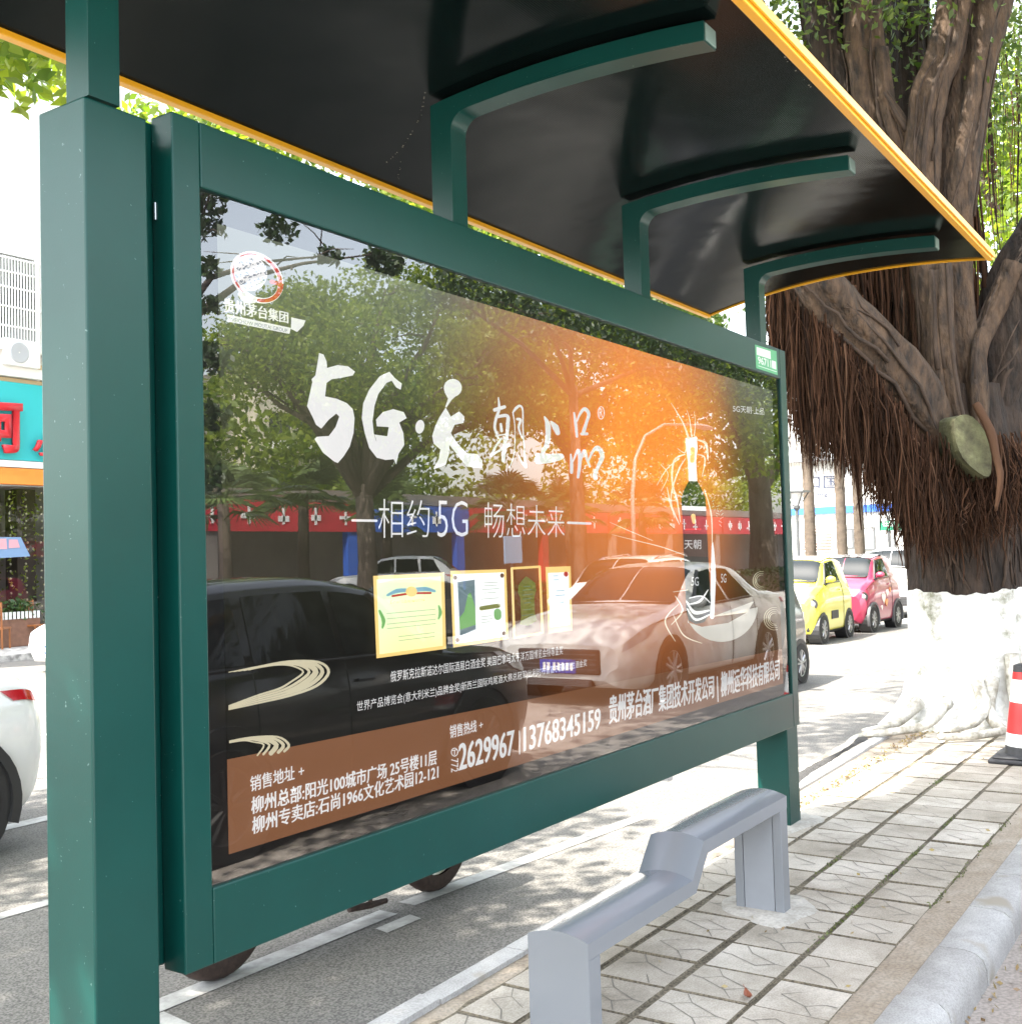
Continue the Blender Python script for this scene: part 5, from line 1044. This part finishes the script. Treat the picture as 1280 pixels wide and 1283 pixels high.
for k, (x, y, h) in enumerate(((18.0, -20, 3.4), (21.5, -20.5, 3.6), (24.6, -20, 3.2), (31.5, -20, 3.5), (36.5, -20.5, 3.4), (42, -20, 3.6))):
    fan_palm(x, y, h, ['palm mirrored at the left end of the red shop fascia', 'palm mirrored beside the white van', 'palm mirrored left of the forked trunk', 'palm mirrored in front of the blue fascia', 'palm mirrored below the brush characters', 'palm mirrored beside the street lamp'][k], 1.25)
# royal palm trunks beside the parked cars
def palm(px, x, lab):
    p = at_xg(px, x); T = thing('palm_tree', lab, 'palm', p, rnd.uniform(0, 6), 'row of palm trees beside the parked cars'); b = MB(); prof = []
    h = 9.0
    for k in range(60):
        z = -.1 + h * k / 59; prof.append(((.19 - .04 * k / 59) * (1.0 if k % 2 else .94), z))
    b.lathe(prof, (0, 0, 0), 'z', 14); b.build('trunk', mat('palm_bark', (.11, .085, .065), .9, var=.35, scale=5, bump=.6, bscale=18), T, smooth=True)
    b = MB()
    for k in range(16):
        az = k * .39 + rnd.uniform(-.1, .1); el = rnd.uniform(.1, 1.1); P_ = []
        for j in range(9): u = j / 8 * 2.6; P_.append(Vector((math.cos(az) * u * math.cos(el), math.sin(az) * u * math.cos(el), h + u * math.sin(el) - .24 * u * u)))
        sdv = Vector((-math.sin(az), math.cos(az), 0)); b.tube(P_, .02, 4)
        for j in range(1, 9):
            for q in (0, .5):
                c = P_[j - 1].lerp(P_[j], q)
                for s_ in (1, -1): t_ = c + sdv * s_ * .5 + (P_[j] - P_[j - 1]) * .6 + Vector((0, 0, -.2)); b.add([c, c + Vector((0, 0, .03)) + (t_ - c) * .4, t_, c + (t_ - c) * .4 - Vector((0, 0, .03))], [(0, 1, 2, 3)])
    b.build('fronds', MATS['palm_frond'], T, fix=False)
palm(1015.5, 31, 'palm with ringed trunk beside the dark street lamp'); palm(1055, 34, 'middle palm of the three behind the yellow car'); palm(1077, 35.5, 'palm nearest the banyan, behind the pink car')

# ------------------------------------------------------------------ the banyan
BD = 11.1
tc0 = at_d(1213, 900, BD); TX, TY = tc0.x, tc0.y
BY = thing('banyan_tree', 'huge banyan with whitewashed trunk foot and curtains of brown hanging roots', 'tree', (TX, TY, 0))
M_ban = mat('banyan_bark', (.022, .0135, .0085), .9, var=.9, scale=11, bump=1.0, bscale=14, stretch=(1, 1, .3)); M_ban2 = mat('banyan_limb_bark', (.052, .031, .017), .85, var=.9, scale=11, bump=.9, bscale=16, stretch=(1, 1, .35)); M_lime = mat('whitewash', (.17, .17, .11), .9, col2=(.62, .61, .57), scale=3.6, bump=1.0, bscale=14); M_lime.node_tree.nodes['Color Ramp'].color_ramp.elements[0].position = .30; M_lime.node_tree.nodes['Color Ramp'].color_ramp.elements[1].position = .45; M_lime.node_tree.nodes['Bump'].inputs['Distance'].default_value = .05; M_root = leaf_mat('aerial_root', (.008, .0045, .003), (.070, .034, .019), .02); M_root2 = leaf_mat('aerial_root_pale', (.03, .014, .009), (.11, .062, .038), .02)
for m_ in (M_root, M_root2): m_.node_tree.nodes['Principled BSDF'].inputs['Roughness'].default_value = .9; m_.node_tree.nodes['Principled BSDF'].inputs['Specular IOR Level'].default_value = .1
for m_ in (M_ban, M_ban2): m_.node_tree.nodes['Bump'].inputs['Distance'].default_value = .07
def ring_r(z, a):
    base = np.interp(z, [-.1, .0, .12, .3, .55, .9, 1.3, 1.8, 2.3, 2.8, 3.4], [.90, .80, .68, .58, .535, .515, .505, .50, .53, .60, .55])
    fl = np.interp(z, [0, .6, 1.4, 3], [.16, .08, .085, .12]); return base * (1 + fl * (math.sin(3 * a + .6) * .55 + math.sin(5 * a + 1.9 + z * .3) * .5 + .45 * math.sin(9 * a + z)))
def trunk_rings(z0, z1, n, d=0.0, rag=0.0):
    rows = []
    for i in range(n + 1):
        row = []
        for k in range(73):
            a = 2 * math.pi * (k % 72) / 72; z = z0 + (z1 - z0) * i / n
            if i == n: z += rag * (math.sin(a * 3 + .7) + math.sin(a * 11) * .5 + math.sin(a * 23 + 1) * .35 + math.sin(a * 36) * .2)
            r = ring_r(z, a) + d; row.append((TX + r * math.cos(a), TY + r * math.sin(a), z))
        rows.append(row)
    return rows
b = MB(BY.location); b.grid(trunk_rings(-.1, 3.3, 40)); b.build('trunk', M_ban, BY, smooth=True)
b = MB(BY.location); b.grid(trunk_rings(-.1, 1.30, 24, .008, .022)); b.build('whitewash_band', M_lime, BY, smooth=True)
def px_tube(b, pts, seg=12, flute=0.0):
    """pts: (px, py, radius in px, depth)"""
    P_ = [at_d(p[0], p[1], p[3]) for p in pts]; R_ = [p[2] / FPX * p[3] for p in pts]; Q, RR = [], []
    for i in range(len(P_) - 1):
        p0, p1, p2, p3 = P_[max(i - 1, 0)], P_[i], P_[i + 1], P_[min(i + 2, len(P_) - 1)]
        for k in range(4): t_ = k / 4; Q.append(.5 * ((2 * p1) + (p2 - p0) * t_ + (2 * p0 - 5 * p1 + 4 * p2 - p3) * t_ ** 2 + (3 * p1 - p0 - 3 * p2 + p3) * t_ ** 3)); RR.append((R_[i] + (R_[i + 1] - R_[i]) * t_) * rnd.uniform(.93, 1.07))
    Q.append(P_[-1]); RR.append(R_[-1]); n0 = len(b.v); b.tube(Q, RR, seg)
    ph = rnd.uniform(0, 6); ph2 = rnd.uniform(0, 6)
    for i in range(len(Q)):
        for k in range(seg):
            v = b.v[n0 + i * seg + k]; c_ = Q[i] - b.off; a_ = 2 * math.pi * k / seg
            b.v[n0 + i * seg + k] = c_ + (v - c_) * (1 + flute * (.11 * math.sin(3 * a_ + ph + i * .22) + .09 * math.sin(5 * a_ + ph2 - i * .3) + .05 * math.sin(9 * a_ + i * .5)) + rnd.gauss(0, .012) * flute)
    return Q, RR
LIMBS = [([(1205, 640, 40, 11.0), (1165, 545, 34, 10.6), (1110, 465, 37, 10.3), (1050, 400, 36, 10.1), (1005, 345, 33, 10.0), (930, 255, 30, 10.0), (840, 150, 27, 10.0)], 1),
         ([(1190, 660, 45, 11.4), (1150, 520, 40, 11.5), (1105, 350, 36, 11.5), (1060, 180, 31, 11.4), (1030, 0, 29, 11.4), (1010, -200, 25, 11.4)], 0),
         ([(1195, 660, 45, 11.2), (1165, 500, 36, 11.2), (1120, 300, 30, 11.2), (1087, 120, 25, 11.1), (1080, 0, 24, 11.1), (1086, -200, 20, 11.1)], 1),
         ([(1205, 640, 46, 11.8), (1175, 460, 42, 11.9), (1150, 250, 36, 12.0), (1135, 90, 30, 12.0), (1140, -80, 26, 12.0)], 0),
         ([(1190, 620, 30, 10.9), (1170, 420, 22, 10.8), (1152, 240, 20, 10.8), (1160, 130, 20, 10.8), (1185, 60, 20, 10.8), (1207, -60, 19, 10.8)], 1),
         ([(1210, 600, 34, 11.0), (1195, 420, 26, 10.9), (1192, 270, 25, 10.9), (1212, 130, 25, 10.9), (1236, 0, 27, 10.9), (1262, -160, 24, 10.9)], 1),
         ([(1215, 640, 50, 11.3), (1222, 540, 48, 11.2), (1250, 450, 46, 11.1), (1290, 360, 44, 11.0), (1350, 250, 40, 11.0), (1420, 120, 36, 11)], 0),
         ([(1130, 330, 14, 10.9), (1128, 220, 11, 10.9), (1110, 140, 12, 10.9), (1103, 60, 8, 10.9)], 1), ([(1150, 190, 9, 10.85), (1128, 155, 8, 10.85), (1104, 118, 7, 10.85)], 1),
         ([(1222, 620, 14, 10.5), (1192, 505, 11, 10.5), (1183, 420, 11, 10.5), (1182, 330, 9, 10.6)], 1), ([(1180, 520, 12, 10.5), (1172, 440, 9, 10.5), (1168, 340, 7, 10.6)], 1),
         ([(1228, 560, 16, 10.7), (1222, 450, 13, 10.7), (1240, 400, 12, 10.8), (1270, 330, 12, 10.8)], 1)]
vine = MB(BY.location)
for pts, k in LIMBS:
    b = MB(BY.location); Q, RR = px_tube(b, pts, 26, 1.0); b.build('limb', M_ban2 if k else M_ban, BY, smooth=True)
    for _ in range(9 if pts[0][2] > 20 else 3):
        a = rnd.uniform(0, 6.28); da = rnd.gauss(0, .06); i0 = rnd.randrange(0, max(1, len(Q) // 2)); i1 = min(len(Q), i0 + rnd.randrange(6, len(Q) + 2)); V_ = []
        for i in range(i0, i1):
            d = (Q[min(i + 1, len(Q) - 1)] - Q[max(i - 1, 0)]).normalized(); e1 = d.cross(Vector((1, .2, .1))).normalized(); e2 = d.cross(e1); a += da + rnd.gauss(0, .09); V_.append(Q[i] + (e1 * math.cos(a) + e2 * math.sin(a)) * RR[i] * 1.03)
        if len(V_) > 3: r0 = rnd.uniform(.010, .030); vine.tube(V_, [r0 * (1 - .6 * i / len(V_)) for i in range(len(V_))], 6)
for _ in range(60):
    a = rnd.uniform(0, 6.28); z0, z1 = rnd.uniform(2.0, 2.9), rnd.uniform(1.28, 1.7); V_ = []; da = rnd.gauss(0, .03)
    for i in range(9): z = z0 + (z1 - z0) * i / 8; a += da + rnd.gauss(0, .03); r_ = ring_r(z, a) + .012; V_.append((TX + r_ * math.cos(a), TY + r_ * math.sin(a), z))
    r0 = rnd.uniform(.008, .03); vine.tube(V_, [r0 * (1 - .07 * i) for i in range(9)], 6)
tag(vine.build('clinging_roots', mat('clinging_root', (.040, .025, .016), .9, var=.6, scale=6), BY, smooth=True), kind='stuff')
# pale cut face of a sawn limb
b = MB(BY.location); ctr = at_d(1219, 556, 10.0); nrm = (CAM - ctr).normalized() + Vector((0, -.5, .1)); nrm.normalize(); e1 = nrm.cross(Vector((0, 0, 1))).normalized(); e2 = e1.cross(nrm); up = (e2 * 1 + e1 * .42).normalized(); sd_ = up.cross(nrm).normalized()
ring = [ctr + up * (.30 * math.sin(a) * (1 + .08 * math.sin(3 * a))) + sd_ * (.13 * math.cos(a) * (1 + .12 * math.sin(2 * a + 1))) for a in np.linspace(0, 2 * math.pi, 24, endpoint=False)]
back = [ctr + (p - ctr) * 1.12 - nrm * .5 for p in ring]; nn = 24
b.add(ring + back, [tuple(range(nn))] + [(k, (k + 1) % nn, nn + (k + 1) % nn, nn + k) for k in range(nn)]); b.build('cut_stub', mat('cut_wood', (.045, .04, .022), .9, col2=(.13, .135, .065), scale=7, bump=1.0, bscale=14), BY)
b = MB(BY.location); px_tube(b, [(1222, 505, 5, 9.95), (1240, 540, 6, 9.9), (1247, 570, 5, 9.88), (1253, 600, 4, 9.88), (1247, 640, 2, 9.95)], 6); b.build('root', M_root2, BY, smooth=True)
# aerial roots: a hair-like curtain, too many to count
def bottom(px): return float(np.interp(px, [960, 985, 1000, 1012, 1030, 1060, 1080, 1100, 1115, 1130, 1150, 1175, 1200, 1240, 1285], [470, 560, 580, 590, 575, 600, 618, 622, 640, 672, 690, 680, 670, 660, 640]))
def topy(px): return float(np.interp(px, [960, 1000, 1050, 1110, 1165, 1285], [250, 340, 400, 465, 430, 300]))
b1, b2 = MB(BY.location), MB(BY.location)
def hang(bb, px, t, e, dep, r, wig=.03):
    p0 = at_d(px, t, dep); L = (e - t) / FPX * dep; n = 6; P_ = []; ph = rnd.uniform(0, 6); sw = rnd.gauss(0, wig * 1.2), rnd.gauss(0, wig * 1.2)
    for i in range(n + 1):
        u = i / n; P_.append(p0 + Vector((sw[0] * u + wig * math.sin(ph + u * 7) * .5, sw[1] * u + wig * math.cos(ph * 1.7 + u * 6) * .5, -L * u)))
    r *= rnd.lognormvariate(-.25, .5)
    if rnd.random() < .12:
        sl = Vector((rnd.gauss(0, .12), rnd.gauss(0, .12), 0)); P_ = [q_ + sl * (i / n) + Vector((rnd.gauss(0, .018), rnd.gauss(0, .018), rnd.gauss(0, .02))) for i, q_ in enumerate(P_)]
    bb.tube(P_, [r * (1 - .85 * (i / n) ** 2) for i in range(n + 1)], 3 if r < .006 else 5, cap=False)
def limb_y(px): return float(np.interp(px, [900, 1005, 1050, 1110, 1165, 1205], [260, 378, 440, 505, 580, 660]))
for k in range(2600):   # below the slanting limb
    px = rnd.triangular(955, 1185, 1035); t = limb_y(px) - rnd.uniform(0, 25); e = bottom(px) + min(18, rnd.expovariate(1 / 10)) - rnd.uniform(0, 1) ** 2.4 * 150
    if e - t > 25: hang(b1 if rnd.random() < .88 else b2, px, t, e, rnd.uniform(9.85, 10.5), rnd.uniform(.003, .008), .04)
for k in range(900):   # behind the limb
    px = rnd.uniform(965, 1150); t = rnd.uniform(230, 380); e = rnd.uniform(420, 600); e = min(e, bottom(px))
    if e - t > 40: hang(b1 if rnd.random() < .9 else b2, px, t, e, rnd.uniform(10.8, 12.2), rnd.uniform(.005, .012), .05)
for k in range(2300):   # fringe round the fork
    px = rnd.uniform(1085, 1290); t = rnd.uniform(540, 640); e = bottom(px) + rnd.gauss(-6, 22)
    if e - t > 20: hang(b1 if rnd.random() < .85 else b2, px, t, e, rnd.uniform(10.1, 10.7), rnd.uniform(.003, .008), .05)
for k in range(330):   # roots clinging to the stems and trunk, and filling the core between them
    px = rnd.uniform(1060, 1225); t = rnd.uniform(180, 420); e = rnd.uniform(480, 680); hang(b1 if rnd.random() < .6 else b2, px, t, e, rnd.uniform(10.9, 11.9), rnd.uniform(.006, .020), .06)
for cx in (968, 990, 997, 1003, 1010, 1040, 1052, 1060):
    for k in range(46): px = rnd.gauss(cx, 5); hang(b1, px, topy(px) - 60, bottom(px) - rnd.uniform(0, 60), rnd.uniform(10.0, 10.4), rnd.uniform(.005, .013), .02)
for k in range(30): px = rnd.uniform(1225, 1275); hang(b1, px, rnd.uniform(-40, 120), rnd.uniform(200, 420), rnd.uniform(13, 16), rnd.uniform(.006, .014), .06)
for bb, m_ in ((b1, M_root), (b2, M_root2)): tag(bb.build('aerial_roots', m_, BY, fix=False, smooth=True), kind='stuff')
# spreading roots at the foot
M_lime2 = mat('worn_whitewash', (.16, .14, .10), .95, col2=(.62, .60, .54), scale=9, bump=1.0, bscale=20)
for pts in ([(1150, 880, 9, 10.75), (1128, 903, 6, 10.6), (1104, 912, 4.5, 10.5), (1080, 917, 3.5, 10.5)], [(1185, 880, 9, 10.5), (1160, 908, 6, 10.25), (1118, 917, 5, 10.2), (1078, 922, 4, 10.3), (1062, 931, 3, 10.2)], [(1222, 850, 8, 10.55), (1232, 885, 9, 10.35), (1218, 905, 7, 10.15), (1190, 914, 4, 10.1)], [(1243, 850, 9, 10.55), (1238, 885, 8, 10.4), (1247, 907, 7, 10.2), (1262, 916, 4, 10.1)], [(1268, 820, 10, 10.6), (1272, 870, 10, 10.45), (1284, 905, 8, 10.2), (1300, 915, 5, 10.1)], [(1262, 915, 5, 10.05), (1220, 922, 5, 9.95), (1175, 924, 4, 9.9)]):
    b = MB(BY.location); px_tube(b, pts, 10); b.build('root', M_lime2, BY, smooth=True)
leaf_mesh('crown', blob_points(clumps((10.0, .2, 8.6), (6.0, 5.0, 2.0), 40, 1.3), 40000, 1.0), .095, L_mid, BY, off=BY.location)
leaf_mesh('crown', blob_points(clumps((5.2, .9, 9.6), (4.6, 2.8, 1.0), 44, 1.1), 6500, 1.0), .26, L_mid, BY, off=BY.location)  # second crown out of view, added on the sun side to shade the limbs

# ------------------------------------------------------------------ litter
q = at_z(937, 1253); LF = thing('fallen_leaf', 'curled reddish brown dead leaf on the paving in front', 'leaf', (q.x, q.y, .004), .6)
b = MB(); b.grid([[(u * .045, v * .016 * math.cos(u * 1.5), .010 + .012 * u * u + .006 * v * v) for v in (-1, -.4, 0, .4, 1)] for u in np.linspace(-1, 1, 9)]); b.build('blade', mat('dead_leaf', (.22, .07, .035), .6), LF, smooth=True)
b = MB(); b.tube([(.045, 0, .022), (.066, .004, .03)], .0015, 5); b.build('stalk', MATS['dead_leaf'], LF)
pts = np.concatenate([np.column_stack([NR.uniform(4.8, 9, 420), NR.normal(.17, .05, 420), NR.uniform(.0, .012, 420)]), np.column_stack([NR.uniform(1.5, 9, 160), NR.normal(-1.54, .05, 160), np.full(160, -.118)]), np.column_stack([NR.uniform(1, 9, 40), NR.uniform(-1.2, .1, 40), np.full(40, .006)])])
tag(leaf_mesh('leaf_litter', pts, .03, leaf_mat('litter', (.16, .09, .05), (.40, .32, .14), .1), droop=0), 'scattered dry leaf scraps along both edges of the paving', 'litter', kind='stuff')
pts = np.concatenate([np.column_stack([NR.normal(x, .12, 60), NR.normal(y, .010, 60), NR.uniform(-.008, .006, 60)]) for x, y in ((3.3, -.822), (3.9, -.822), (4.4, -.822), (5.2, -.822), (3.6, -1.134), (4.1, -1.134), (4.8, -1.134), (5.3, -1.134), (2.9, -.822), (4.0, -.474), (6.5, -.474))])
tag(leaf_mesh('joint_moss', pts, .018, leaf_mat('moss', (.06, .08, .02), (.14, .16, .05), .1), droop=-1), 'green moss growing in the joints of the paving', 'moss', kind='stuff')
